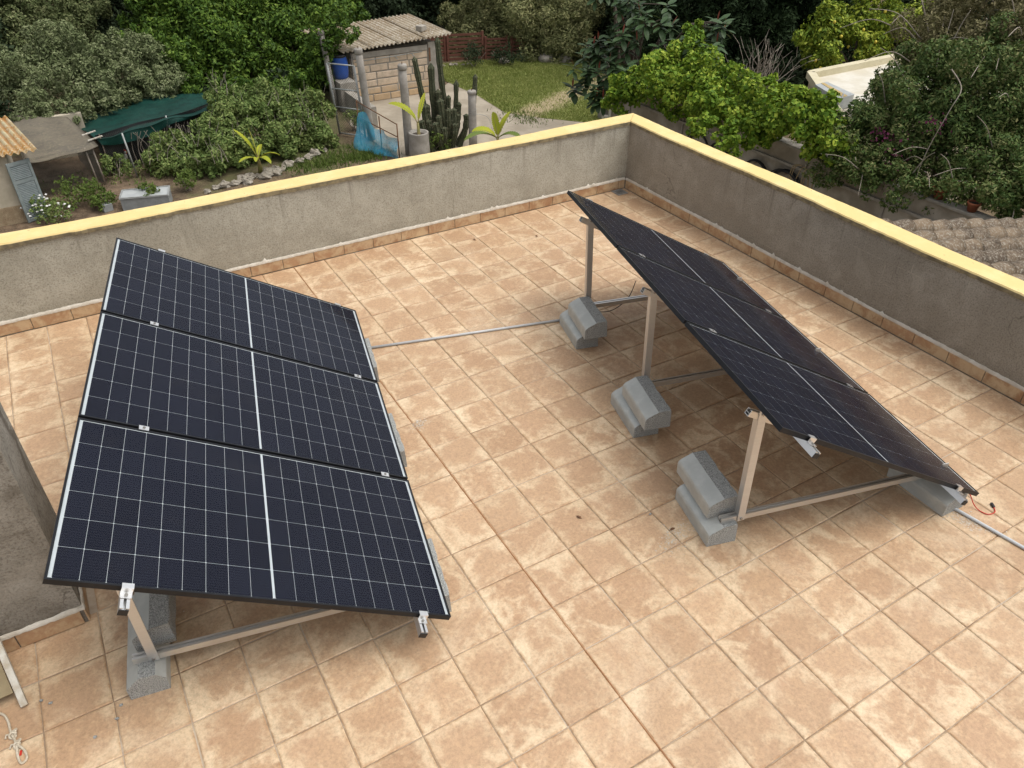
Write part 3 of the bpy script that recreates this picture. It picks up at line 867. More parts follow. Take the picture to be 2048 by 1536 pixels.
XL = -4.2
WT = 0.21
pw = thing('parapet_wall', (0.0, YW, 0.0), 'long grey rendered parapet with yellow coping along the garden side', 'wall', 'roof parapets')
b = B()
b.box(((XL + XW + 0.010) / 2, YW + 0.010 + 0.095, (ZG + ZC - 0.050) / 2), (XW + 0.010 - XL, 0.19, ZC - 0.050 - ZG))
b.obj('wall_body', M['plaster_back'], pw)
wavy_coping(pw, (XL, YW + 0.010, 0), (1, 0, 0), (0, -1, 0), XW + 0.010 - XL, WT, miter1=1.0)
skirting(pw, (XL, YW, 0), (1, 0, 0), (0, -1, 0), XW - XL, 0.10)

pr = thing('parapet_wall', (XW, 0.0, 0.0), 'darker grey rendered parapet with yellow coping beside the tiled porch roof', 'wall', 'roof parapets')
b = B()
YN = -3.5
b.box((XW + 0.010 + 0.095, (YN + YW + 0.2) / 2, (ZG + ZC - 0.051) / 2), (0.19, YW + 0.2 - YN, ZC - 0.051 - ZG))
b.obj('wall_body', M['plaster_right'], pr)
wavy_coping(pr, (XW + 0.010, YW + 0.010, 0), (0, -1, 0), (-1, 0, 0), YW + 0.010 - YN, WT, miter0=1.0)
skirting(pr, (XW, YW - 0.012, 0), (0, -1, 0), (-1, 0, 0), YW - YN, 0.22)

# ---- pier at the left edge of the view
pi_ = thing('rendered_pier', (-2.9, 1.53, 0.0), 'tall dark grey rendered pier with tiled skirting at the left edge', 'pier')
b = B()
NX, NZ = 14, 40
PX0, PX1, PY0, PY1, PH = -3.6, -2.382, 1.282, 1.80, 2.25
def grid(bm, o, u, v, nu, nv, amp, nrm):
    o = Vector(o); u = Vector(u); v = Vector(v); nrm = Vector(nrm)
    vs = []; fs = []
    for i in range(nu + 1):
        for j in range(nv + 1):
            k = 0 if (i in (0, nu) or j in (0, nv)) else rng.normal(0, amp)
            vs.append(o + u * (i / nu) + v * (j / nv) + nrm * k)
    for i in range(nu):
        for j in range(nv):
            fs.append((i * (nv + 1) + j, (i + 1) * (nv + 1) + j, (i + 1) * (nv + 1) + j + 1, i * (nv + 1) + j + 1))
    bm.add(vs, fs)
grid(b, (PX0, PY0, 0), (PX1 - PX0, 0, 0), (0, 0, PH), 24, 44, 0.0035, (0, -1, 0))
grid(b, (PX1, PY0, 0), (0, PY1 - PY0, 0), (0, 0, PH), 12, 44, 0.003, (1, 0, 0))
grid(b, (PX1, PY1, 0), (PX0 - PX1, 0, 0), (0, 0, PH), 12, 24, 0.003, (0, 1, 0))
grid(b, (PX0, PY1, 0), (0, PY0 - PY1, 0), (0, 0, PH), 4, 8, 0.0, (-1, 0, 0))
grid(b, (PX0, PY0, PH), (PX1 - PX0, 0, 0), (0, PY1 - PY0, 0), 4, 4, 0.0, (0, 0, 1))
b.obj('pier_body', M['plaster_pier'], pi_, True)
skirting(pi_, (PX0, PY0 - 0.010, 0), (1, 0, 0), (0, -1, 0), PX1 + 0.010 - PX0, 0.20)
skirting(pi_, (PX1 + 0.010, PY0 - 0.010, 0), (0, 1, 0), (1, 0, 0), PY1 - PY0 + 0.01, 0.30)

# ---- floor drain in the far corner
dr = thing('floor_drain', (4.19, 4.905, 0.0), 'small grey floor drain grate in the far corner', 'drain')
b = B()
b.box((4.19, 4.905, 0.0035), (0.15, 0.15, 0.003))  # flat dark plate: the shade of the hollow is put into its colour
b.obj('sump_shade_plate', M['hole_shade'], dr)
b = B()
for sx, sy, wx, wy in ((-0.07, 0, 0.014, 0.154), (0.07, 0, 0.014, 0.154), (0, -0.07, 0.126, 0.014), (0, 0.07, 0.126, 0.014)):
    b.box((4.19 + sx, 4.905 + sy, 0.0065), (wx, wy, 0.009))
b.obj('drain_frame', M['drain'], dr)
for k in range(5):
    b = B(); b.box((4.19 - 0.048 + 0.024 * k, 4.905, 0.0075), (0.009, 0.124, 0.006)); b.obj('drain_bar', M['drain'], dr)

# ================================================================== SOLAR ARRAYS
PL, PS, PG, FT = 1.961, 1.134, 0.020, 0.030
AW = 3 * PS + 2 * PG
def panel_meshes():
    m = {}
    b = B()
    w = 0.011
    for c, d in (((w / 2, PS / 2), (w, PS)), ((PL - w / 2, PS / 2), (w, PS)), ((PL / 2, w / 2), (PL - 2 * w, w)), ((PL / 2, PS - w / 2), (PL - 2 * w, w))):
        b.box((c[0], c[1], -FT / 2), (d[0], d[1], FT))
    m['frame'] = b.mesh('solar_panel', M['black_frame'])
    b = B(); b.box((PL / 2, PS / 2, -0.0085), (PL - 2 * w, PS - 2 * w, 0.005)); m['back'] = b.mesh('backsheet', M['backsheet'])
    b = B(); b.box((PL / 2, PS / 2, -0.0125), (PL - 2 * w - 0.002, PS - 2 * w - 0.002, 0.002)); m['rear'] = b.mesh('rear_sheet', M['panel_back'])
    b = B(); b.box((PL / 2, PS / 2, -0.0022), (PL - 2 * w, PS - 2 * w, 0.0016)); m['glass'] = b.mesh('glass_pane', M['glass'])
    cw, ch, cc = 0.1037, 0.1820, 0.0032
    x, y = cw / 2, ch / 2
    b = B()
    b.extrude([(-x + cc, -y, 0), (x - cc, -y, 0), (x, -y + cc, 0), (x, y - cc, 0), (x - cc, y, 0), (-x + cc, y, 0), (-x, y - cc, 0), (-x, -y + cc, 0)], (0, 0, 0.00025))
    m['cell'] = b.mesh('cell', M['cell'])
    return m
PM = panel_meshes()
CPX, CPY = 0.1054, 0.1838
def cell_spots():
    out = []
    midgap = 0.011
    x0 = PL / 2 - midgap / 2 - 9 * CPX
    for i in range(18):
        x = x0 + (i + 0.5) * CPX + (midgap if i >= 9 else 0)
        for j in range(6):
            out.append((x, PS / 2 + (j - 2.5) * CPY))
    return out
CS = cell_spots()

def kerb_mesh(L, both=False):
    """a kerb stone laid along y: smooth faces, open-textured top and ends"""
    w, h = 0.20, 0.15
    if both:
        pr_ = [(0, 0), (0.165 + 0.035, 0), (w, 0.095), (w - 0.045, h), (0.072, h), (0.008, 0.095), (0, 0.085)]
        mi = [0, 0, 0, 1, 0, 0, 0]
    else:
        pr_ = [(0, 0), (w, 0), (w, h - 0.006), (w - 0.006, h), (0.098, h), (0.024, 0.112), (0.006, 0.098), (0, 0.080)]
        mi = [0, 1, 1, 1, 0, 0, 0, 0]
    b = B()
    n = len(pr_)
    seg = 10
    for k in range(seg + 1):
        y = -L / 2 + L * k / seg
        for q, (x, z) in enumerate(pr_):
            r_ = 0.0022 if mi[q] else 0.0007
            b.v.append((x - w / 2 + rng.normal(0, r_), y + (rng.normal(0, 0.002) if k in (0, seg) else 0), z + (rng.normal(0, r_) if z > 0 else 0)))
    for k in range(seg):
        for q in range(n):
            b.f.append((k * n + q, k * n + (q + 1) % n, (k + 1) * n + (q + 1) % n, (k + 1) * n + q)); b.mi.append(mi[q])
    b.f.append(tuple(reversed(range(n)))); b.mi.append(1)
    b.f.append(tuple(seg * n + q for q in range(n))); b.mi.append(1)
    # make the winding outward
    b.f = [tuple(reversed(f)) for f in b.f]
    return b.mesh('kerb_block', [M['kerb'], M['kerb_rough']])
KM = kerb_mesh(0.46)
KM2 = kerb_mesh(0.62, True)

def channel(b, p, q, w, h, up, mi=0):
    """an extruded strut: two side webs, a floor and lips, with an open slot on top"""
    p = Vector(p); q = Vector(q); d = (q - p).normalized(); u = Vector(up)
    s_ = d.cross(u).normalized(); u = s_.cross(d)
    t = 0.004
    for off_s, off_u, ww, hh in ((-w / 2 + t / 2, 0, t, h), (w / 2 - t / 2, 0, t, h), (0, -h / 2 + t / 2, w - 2 * t, t),
                                 (-w / 2 + t + 0.005, h / 2 - t / 2, 0.010, t), (w / 2 - t - 0.005, h / 2 - t / 2, 0.010, t), (0, -h * 0.05, w - 2 * t, t)):
        o = s_ * off_s + u * off_u
        b.bar(p + o, q + o, ww, hh, u, mi)

def solar_array(name, o, rot, tilt, rails, tri_b, label, blocks, ho=0.0):
    """o: floor point under the high near corner; z0 in o[2]"""
    z0 = o[2]
    A = thing(name, (o[0], o[1], 0.0), label, 'solar array', 'ground-mounted solar arrays', R(rot), local=True)
    ct, st = math.cos(R(tilt)), math.sin(R(tilt))
    def pt(a, bb, n):       # along the slope, along the row, above the glass
        return Vector((a * ct + n * st, bb, z0 - a * st + n * ct))
    for k in range(3):
        p = link('solar_panel', PM['frame'], A, pt(0, k * (PS + PG), 0), (0, R(tilt), 0))
        link('backsheet', PM['back'], p)
        link('rear_sheet', PM['rear'], p)
        link('glass_pane', PM['glass'], p)
        for (x, y) in CS:
            link('cell', PM['cell'], p, (x, y, -0.0058))
    up = (st, 0, ct)
    for a in rails:
        b = B()
        channel(b, pt(a, -0.095, -FT - 0.021), pt(a, AW + 0.07, -FT - 0.021), 0.040, 0.040, up)
        rl = b.obj('rail', M['alu_bright'], A)
        b = B(); b.bar(pt(a, -0.0995, -FT - 0.026), pt(a, -0.0955, -FT - 0.026), 0.041, 0.032, up); b.obj('end_cap', M['black_plastic'], rl)
        for bb in (-0.004, PS + PG / 2, 2 * PS + 1.5 * PG, AW + 0.004):
            end = bb < 0 or bb > AW
            b = B()
            if end:
                s_ = 1 if bb < 0 else -1
                b.box(pt(a, bb + s_ * 0.006 , 0.0035), (0.050, 0.026, 0.004), Matrix.Rotation(R(tilt), 3, 'Y'))
                b.box(pt(a, bb - s_ * 0.009, -0.016), (0.050, 0.004, 0.042), Matrix.Rotation(R(tilt), 3, 'Y'))
                b.box(pt(a, bb - s_ * 0.024, -0.026), (0.050, 0.028, 0.004), Matrix.Rotation(R(tilt), 3, 'Y'))
            else:
                b.box(pt(a, bb, 0.0035), (0.052, 0.036, 0.004), Matrix.Rotation(R(tilt), 3, 'Y'))
                b.box(pt(a, bb, -0.013), (0.046, 0.012, 0.030), Matrix.Rotation(R(tilt), 3, 'Y'))
            cl = b.obj('clamp', M['alu_bright'], A)
            b = B()
            c0 = pt(a, bb - (0.024 * (1 if bb < 0 else -1) if end else 0), -0.023 if end else 0.005)
            c1 = c0 + Vector(up) * 0.006
            b.tube([c0, c1], 0.0075, 10)
            b.obj('bolt', M['bolt'], cl)
    for tb in tri_b:
        b = B()
        channel(b, (-0.05 + ho, tb, 0.171), (1.66, tb, 0.171), 0.040, 0.041, (0, 0, 1))
        b.obj('base_beam', M['alu'], A)
        b = B()
        channel(b, pt(0.015 + ho, tb, -FT - 0.064), pt(1.84, tb, -FT - 0.064), 0.040, 0.041, up)
        b.obj('sloped_beam', M['alu'], A)
        b = B()
        ztop = pt(0.05 + ho, tb, -FT - 0.064).z
        b.bar((0.085 + ho * 0.7, tb - 0.0255, 0.152), (0.052 + ho, tb - 0.0255, ztop + 0.028), 0.050, 0.005, (0, 1, 0))
        b.bar((0.085 + ho * 0.7 - 0.0235, tb - 0.002, 0.197), (0.052 + ho - 0.0235, tb - 0.002, ztop - 0.01), 0.005, 0.042, (0, 1, 0))
        po = b.obj('post', M['alu_warm'], A)
        for (h, z) in ((0.083 + ho * 0.7, 0.172), (0.052 + ho, ztop)):
            b = B(); b.tube([(h, tb - 0.036, z), (h, tb - 0.027, z)], 0.009, 8); b.obj('bolt', M['bolt'], po)
        b = B(); b.box((1.63, tb - 0.024, 0.205), (0.05, 0.005, 0.10)); b.obj('hinge_plate', M['alu'], A)
    # ballast stones
    ca, sa = math.cos(R(rot)), math.sin(R(rot))
    for (h, bb, z, both, dr_, lab, grp) in blocks:
        x = o[0] + h * ca - bb * sa; y = o[1] + h * sa + bb * ca
        kb = link('kerb_block', KM2 if both else KM, None, (x, y, z + 0.0003), (0, 0, R(rot + dr_)))
        tag(kb, lab, 'concrete block', grp)
    return A

GB = 'grey concrete kerb blocks weighting the arrays'
LA = solar_array('solar_array', (-2.293, 0.447, 1.196), -12.41, 29.17, (0.325, 1.79), (0.305, 1.66, 3.06),
    'left array of three black solar panels on a tilted aluminium frame', [
    (0.085, 0.50, 0.0, True, 3, 'grey concrete block standing out below the near high corner of the left array', GB),
    (0.150, 0.60, 0.15, False, 2, 'grey concrete block on top of another under the near end of the left array', GB),
    (0.085, 1.75, 0.0, False, 1, 'grey concrete block under the middle of the high edge of the left array', GB),
    (0.085, 3.10, 0.0, False, -1, 'grey concrete block under the far end of the high edge of the left array', GB),
    (1.655, 0.44, 0.0, False, 0, 'grey concrete block peeping out at the near low edge of the left array', GB),
    (1.660, 1.76, 0.0, False, 1, 'grey concrete block at the middle of the low edge of the left array', GB),
    (1.660, 2.86, 0.0, False, -1, 'grey concrete block at the low edge of the left array where the conduit ends', GB)], 0.10)
RA = solar_array('solar_array', (1.2, -0.354, 1.135), -14.32, 29.01, (0.245, 1.72), (0.270, 1.74, 3.02),
    'right array of three solar panels seen edge-on beside the dark parapet', [
    (-0.045, 0.445, 0.0, False, 0, 'lower concrete block of the nearest stack under the right array', GB),
    (-0.010, 0.545, 0.15, False, -1, 'upper concrete block of the nearest stack under the right array', GB),
    (-0.065, 1.575, 0.0, False, 0, 'lower concrete block of the middle stack under the right array', GB),
    (-0.030, 1.470, 0.15, False, -2, 'upper concrete block of the middle stack under the right array', GB),
    (-0.065, 2.835, 0.0, False, 0, 'lower concrete block of the farthest stack, where the conduit ends', GB),
    (-0.022, 2.750, 0.15, False, -1, 'upper concrete block of the farthest stack under the right array', GB),
    (1.560, 0.265, 0.0, False, 12, 'grey concrete block under the near low corner of the right array', GB),
    (1.575, 1.70, 0.0, False, 0, 'concrete block under the middle of the low edge of the right array', GB),
    (1.575, 2.98, 0.0, False, 0, 'concrete block under the far end of the low edge of the right array', GB)])

# ---- conduits, leads and odds and ends on the floor
b = B(); b.tube([(0.10, 3.142, 0.0125), (0.9, 2.930, 0.0125), (1.86, 2.676, 0.0125)], 0.0115, 12)
tag(b.obj('conduit', M['conduit'], None, True, (0.95, 2.9, 0)), 'grey plastic conduit across the floor between the two arrays', 'pipe', 'conduits')
b = B(); b.tube([(2.70, -0.36, 0.0125), (2.80, -0.735, 0.0125), (2.862, -1.16, 0.0125), (2.93, -1.6, 0.0125)], 0.0115, 12)
tag(b.obj('conduit', M['conduit'], None, True, (2.8, -0.8, 0)), 'grey plastic conduit leaving the low corner of the right array', 'pipe', 'conduits')
def smooth_path(pts, n=8):
    pts = [Vector(p) for p in pts]
    out = []
    for i in range(len(pts) - 1):
        p0 = pts[max(i - 1, 0)]; p1 = pts[i]; p2 = pts[i + 1]; p3 = pts[min(i + 2, len(pts) - 1)]
        for k in range(n):
            t = k / n
            out.append(0.5 * ((2 * p1) + (p2 - p0) * t + (2 * p0 - 5 * p1 + 4 * p2 - p3) * t * t + (3 * p1 - p0 - 3 * p2 + p3) * t ** 3))
    out.append(pts[-1])
    return out
w = thing('panel_lead', (2.93, -0.76, 0.0), 'red panel lead with a black plug lying off the right array', 'cable')
b = B(); b.tube(smooth_path([(2.86, -0.66, 0.15), (2.905, -0.71, 0.10), (2.925, -0.755, 0.03), (2.932, -0.80, 0.006), (2.95, -0.852, 0.006), (3.01, -0.862, 0.006), (3.045, -0.832, 0.006)]), 0.0034, 7); b.obj('wire', M['red_wire'], w, True)
b = B(); b.bar((3.043, -0.834, 0.008), (3.066, -0.800, 0.008), 0.017, 0.015); bev(b.obj('plug', M['black_plastic'], w), 0.003)
w = B(); w.tube(smooth_path([(1.95, 2.72, 0.14), (2.10, 2.64, 0.06), (2.3, 2.55, 0.04), (2.5, 2.55, 0.12), (2.62, 2.6, 0.25)]), 0.004, 6)
tag(w.obj('cable', M['black_plastic'], None, True, (2.2, 2.6, 0)), 'thin dark cable drooping by the far base beam of the right array', 'cable')

rp = thing('rope_loop', (-2.79, 0.68, 0.0), 'cream rope with a knotted loop on the tiles at the lower left', 'rope')
b = B(); b.tube(smooth_path([(-3.1, 0.98, 0.008), (-2.95, 0.94, 0.008), (-2.85, 0.885, 0.008), (-2.818, 0.823, 0.008), (-2.806, 0.738, 0.009), (-2.79, 0.683, 0.016), (-2.784, 0.635, 0.012), (-2.783, 0.585, 0.008), (-2.770, 0.536, 0.008), (-2.745, 0.548, 0.008), (-2.752, 0.60, 0.008), (-2.778, 0.645, 0.020)]), 0.0062, 8)
b.obj('strand', M['rope'], rp, True)
for (x, y, s_) in ((-2.798, 0.722, 1.0), (-2.782, 0.652, 0.85)):
    b = B()
    for k in range(3):
        pts = [(x + 0.0155 * s_ * math.cos(a) + 0.003 * k, y + 0.011 * math.sin(a) + (k - 1) * 0.010, 0.014 + 0.011 * math.sin(a * 1 + k)) for a in np.linspace(0, 6.1, 12)]
        b.tube(pts, 0.0055, 7)
    b.tube([(x, y, 0.012), (x - 0.03 * s_, y + 0.012, 0.010), (x - 0.034, y - 0.008, 0.007)], 0.005, 6)
    b.obj('knot', M['rope'], rp, True)
b = B(); b.bar((-2.773, 0.585, 0.004), (-2.768, 0.612, 0.004), 0.010, 0.004); tag(b.obj('plastic_scrap', M['red_wire'], None, False, (-2.77, 0.6, 0)), 'tiny red scrap inside the rope loop', 'scrap')

bd = thing('leaning_board', (-2.9, 1.0, 0.0), 'weathered board with a flaking white edge leaning on the pier', 'board')
b = B()
lean = Vector((-0.055, 0.36, 0.215)).normalized(); sidev = Vector((-1, -0.05, 0)).normalized(); nb = sidev.cross(lean)
o_ = Vector((-2.735, 0.862, 0.012))
b.bar(o_ - lean * 0.0, o_ + lean * 0.44, 0.034, 0.030, nb)
bev(b.obj('edge_strip', M['white_wood'], bd), 0.004)
b = B(); c_ = o_ + lean * 0.29 + sidev * 0.30
b.box(c_, (0.555, 0.40, 0.012), Matrix((sidev, lean, nb)).transposed())
b.obj('sheet', M['ply'], bd)
for k, (x, y) in enumerate([(-2.62, 0.82), (-2.66, 0.86), (-2.33, 0.55), (-2.30, 0.62), (-2.44, 0.50), (0.98, 0.30), (1.30, 0.15), (-2.10, 0.70)]):
    b = B(); b.blob((x, y, 0.006), (0.011, 0.007, 0.006), k, 0.3, 7, 5)
    tag(b.obj('mortar_crumb', M['kerb_rough'], None, False, (x, y, 0)), 'tiny grey crumb of mortar on the floor tiles', 'crumb', 'mortar crumbs on the floor')
for k, (x, y, lab) in enumerate([(1.95, 4.62, 'orange brown dry leaf on the floor by the back parapet'), (2.6, 4.35, 'small dark dry leaf on the floor near the back parapet'), (0.55, 0.52, 'dark dry leaf right of the brown joint'), (1.02, 0.12, 'dry leaf left of the nearest stacked blocks'), (-0.62, 0.28, 'dark dry leaf near the low corner of the left array'), (-2.14, 1.36, 'black scrap of leaf beside the pier')]):
    b = B(); a = rng.uniform(0, 6.28); ca, sa = math.cos(a), math.sin(a)
    pr_ = [(-0.022, 0, 0.004), (-0.008, 0.009, 0.010), (0.010, 0.008, 0.009), (0.024, 0, 0.004), (0.010, -0.008, 0.007), (-0.008, -0.009, 0.008)]
    b.extrude([(x + px * ca - py * sa, y + px * sa + py * ca, pz) for px, py, pz in pr_], (0, 0, 0.0012))
    tag(b.obj('dry_leaf', M['rust'], None, False, (x, y, 0)), lab, 'leaf', 'dry leaves on the roof floor')

# ================================================================== THE GARDEN AND WHAT STANDS ROUND IT
# ---- ground
b = B()
n = 60
gx = np.linspace(-120, 150, n); gy = np.linspace(-110, 160, n)
vs = [(x, y, ZG) for x in gx for y in gy]
fs = [(i * n + j, (i + 1) * n + j, (i + 1) * n + j + 1, i * n + j + 1) for i in range(n - 1) for j in range(n - 1)]
b.add(vs, fs)
tag(b.obj('ground', M['ground']), 'bare brown garden earth', None, None, 'structure')
def sheet(name, poly, z, mat, label):
    b = B(); b.add([(x, y, z) for x, y in poly], [tuple(range(len(poly)))])
    return tag(b.obj(name, mat), label, None, None, 'structure')
LAWN = [(10.6, 23.4), (11.4, 25.4), (17.5, 24.2), (17.0, 20.0), (14.6, 16.2), (12.9, 16.1), (11.3, 17.9), (10.6, 18.9), (10.75, 21.0)]
PATH = [(5.9, 20.2), (6.7, 22.2), (9.9, 22.3), (10.9, 23.2), (10.85, 21.0), (10.7, 18.9), (11.4, 17.9), (13.0, 16.05), (13.3, 12.0), (9.0, 12.0), (6.2, 15.0), (6.0, 17.6)]
sheet('concrete_path', PATH, ZG + 0.012, M['path'], 'worn concrete yard in front of the stone hut')
sheet('lawn', LAWN, ZG + 0.020, M['lawn'], 'patchy lawn with a worn track')
sheet('side_yard', [(4.6, -6), (11.0, -6), (11.0, 12.0), (9.0, 12.0), (4.6, 11)], ZG + 0.012, M['path'], 'concrete side yard below the right parapet')

def inside(P, poly):
    x, y = P[:, 0], P[:, 1]
    c = np.zeros(len(P), bool)
    for i in range(len(poly)):
        x1, y1 = poly[i]; x2, y2 = poly[i - 1]
        c ^= ((y1 > y) != (y2 > y)) & (x < (x2 - x1) * (y - y1) / (y2 - y1 + 1e-12) + x1)
    return c
def blades(name, P, h, w, mat, label, base_z):
    n = len(P)
    a = rng.uniform(0, 6.283, n); l = rng.normal(0, 0.45, (n, 2))
    hh = h * rng.uniform(0.5, 1.3, n)
    V = np.empty((n, 3, 3))
    dx = np.cos(a) * w / 2; dy = np.sin(a) * w / 2
    V[:, 0] = np.c_[P[:, 0] - dx, P[:, 1] - dy, np.full(n, base_z)]
    V[:, 1] = np.c_[P[:, 0] + dx, P[:, 1] + dy, np.full(n, base_z)]
    V[:, 2] = np.c_[P[:, 0] + l[:, 0] * hh, P[:, 1] + l[:, 1] * hh, base_z + hh]
    o = link(name, np_mesh(name, V.reshape(-1, 3), np.arange(3 * n).reshape(n, 3), mat))
    return tag(o, label, 'grass', None, 'stuff')
P = np.c_[rng.uniform(10.4, 17.6, 90000), rng.uniform(16.0, 25.5, 90000)]
P = P[inside(P, LAWN)]
ln = (P[:, 0] - 12.3) * 0.42 - 0.9 * (P[:, 1] - 19.0)
keep = (np.abs(ln) + rng.normal(0, 0.25, len(P)) > 0.55) | (rng.random(len(P)) < 0.12)
blades('lawn_grass', P[keep], 0.065, 0.022, M['grass'], 'short grass growing on the lawn', ZG + 0.02)
P = np.concatenate([rng.normal(c, s_, (k, 2)) for c, s_, k in (((4.0, 17.5), (0.5, 0.25), 900), ((5.3, 17.4), (0.35, 0.2), 900), ((4.9, 18.0), (0.5, 0.3), 300), ((-0.3, 19.5), (0.8, 0.5), 500), ((10.9, 18.3), (0.3, 0.5), 400))])
blades('weeds', P, 0.11, 0.03, M['weed'], 'thin weeds scattered over the bare earth', ZG)

# ---- trees
LB = {}
LB['olive_back'] = [(-1.49, 30.78, -1.71, 1.54), (-2.84, 30.76, -1.28, 1.54), (-0.25, 31.67, -1.48, 1.36), (-2.29, 29.86, -2.58, 0.97), (-2.76, 28.92, -2.96, 0.84), (-1.33, 31.7, -0.45, 1.8), (0.3, 32.57, -0.51, 1.62), (-1.22, 28.94, -1.89, 1.04), (-2.73, 28.92, -2.04, 1.05), (-0.26, 29.83, -1.99, 0.86)]
LB['olive_front'] = [(-1.05, 23.78, -1.78, 0.97), (-1.97, 22.83, -2.26, 0.85), (-0.8, 22.82, -2.34, 0.85), (-2.27, 21.88, -2.44, 0.58), (-0.13, 24.22, -1.98, 0.72), (-2.32, 22.83, -1.68, 0.68), (-1.25, 24.26, -1.32, 0.75), (-1.22, 21.88, -2.59, 0.49), (-1.85, 21.89, -2.63, 0.53), (-0.32, 22.32, -2.5, 0.44)]
LB['olive_side'] = [(1.03, 25.08, -2.3, 0.93), (1.02, 24.12, -2.83, 0.76), (0.24, 24.19, -2.59, 0.72), (1.16, 23.63, -3.1, 0.5), (0.78, 24.63, -1.89, 0.73), (1.64, 24.53, -2.4, 0.64), (-0.16, 23.27, -2.82, 0.42), (1.62, 24.06, -2.74, 0.54)]
LB['carob'] = [(3.46, 27.59, -1.96, 1.83), (5.37, 27.19, -2.25, 1.93), (7.06, 26.74, -2.17, 1.63), (3.8, 25.65, -2.91, 1.35), (5.35, 25.3, -3.18, 1.16), (2.61, 25.86, -2.65, 0.96), (6.82, 25.37, -3.05, 0.98), (2.6, 28.65, -1.58, 1.25), (8.57, 27.22, -2.06, 0.84), (2.18, 24.99, -3.03, 0.6), (5.29, 30.04, -1.87, 1.99), (7.62, 29.45, -1.81, 1.77), (2.86, 28.61, -0.51, 1.87), (5.02, 29.16, -0.42, 2.13), (7.2, 28.62, -0.5, 2.14), (8.83, 28.1, -1.04, 1.28), (6.3, 22.16, -1.3, 0.72), (5.92, 22.28, -2, 0.69), (5.37, 22.44, -2.79, 0.73), (4.69, 23.1, -3.23, 0.61), (3.49, 23.37, -3.21, 0.64), (2.44, 24.02, -3.07, 0.65), (2.07, 25.01, -2.26, 0.74), (1.67, 26.91, -2.13, 0.89)]
LB['dark_left'] = [(1, 33.56, -2.58, 1.68), (1.81, 34.4, -2.06, 1.72), (2.32, 34.35, -0.85, 1.96), (0.29, 31.81, -3.08, 1.15)]
LB['dark_back'] = [(12.63, 36.51, -3.29, 1.66), (14.41, 35.81, -3.45, 1.66), (16.6, 35.81, -3.3, 1.69), (18.82, 35.69, -3.23, 1.73), (12.33, 36.62, -1.99, 1.65), (14.3, 35.86, -2.03, 1.92), (16.67, 35.78, -1.96, 1.96), (18.84, 35.68, -2.09, 2.01), (12.59, 34.61, -3.65, 1.06)]
LB['pale_behind_hut'] = [(14, 30.96, -3.08, 0.74), (13.72, 28.02, -3.05, 0.87), (14.01, 26.84, -3.25, 0.67), (12.6, 26.53, -3.32, 0.48), (13.78, 32.07, -3.13, 0.63)]
LB['big_olive'] = [(15.6, 26.35, -2.38, 1.68), (16.44, 24.71, -2.2, 1.52), (15, 27.76, -2.56, 1.26), (15.63, 24.13, -3.1, 0.85), (14.72, 25.25, -3.12, 0.76), (16.71, 23.39, -2.36, 0.74), (15.25, 26.55, -1.13, 1.78), (16.91, 25.51, -1.11, 1.78), (13.74, 26.33, -3.03, 0.87), (16.17, 23.2, -3.07, 0.67), (14.97, 24.55, -2.57, 1.06), (15.78, 24.03, -2.56, 0.95), (14.44, 25.95, -2.76, 0.87)]
LB['lemon'] = [(19.77, 14.97, -1.52, 0.92), (21.18, 14.69, -1.25, 0.95), (21.78, 13.86, -1.24, 0.86), (19.31, 14.02, -2.02, 0.5), (20.71, 13.73, -1.83, 0.55), (22.84, 13.99, -1.07, 0.59)]
LB['boug'] = [(12.21, 6.16, -0.47, 0.99), (12.6, 5.5, -0.01, 1.1), (11.69, 6.39, -0.82, 0.71), (11.89, 5.26, -0.89, 0.8), (12.26, 4.56, -0.66, 0.85), (11.42, 5.44, -1.14, 0.53), (11.02, 6.27, -1.23, 0.45), (11.6, 4.46, -1.21, 0.46), (11.74, 3.68, -0.97, 0.51), (12.35, 6.93, -0.4, 0.57), (13.8, 5.46, 0.36, 0.93), (10.89, 6.46, -1.37, 0.32), (11.23, 6.69, -0.83, 0.49), (10.78, 6.6, -1.01, 0.42), (11.72, 6.73, -0.54, 0.44), (12.65, 6.45, 0.03, 0.68), (12.07, 5.37, -0.42, 0.86), (12.45, 4.63, -0.12, 0.85), (11.43, 4.79, -1.29, 0.47), (11.91, 4.31, -0.96, 0.62), (11.08, 5.79, -1.19, 0.47), (11.58, 5.78, -0.81, 0.64), (10.52, 6.43, -1.2, 0.29), (11.6, 3.75, -1.23, 0.41), (12.77, 7.23, -0.16, 0.4), (10.8, 5.9, -1.4, 0.4), (10.85, 5.3, -1.35, 0.42), (10.8, 6.4, -1.45, 0.35), (10.95, 4.4, -1.15, 0.32), (11.25, 3.7, -1, 0.5), (11.4, 3, -0.9, 0.5)]
LB['brown_top'] = [(13.9, 6.7, 0.64, 0.96), (14.21, 6.14, 0.96, 0.96), (13.18, 6.93, 0.32, 0.59), (14.41, 7.79, 0.59, 0.51), (14.14, 8.2, 0.35, 0.43), (13.25, 5.81, 0.44, 0.68), (12.92, 6.38, 0.19, 0.46), (12.66, 6.81, 0.13, 0.34), (13.44, 5.46, 0.66, 0.68)]
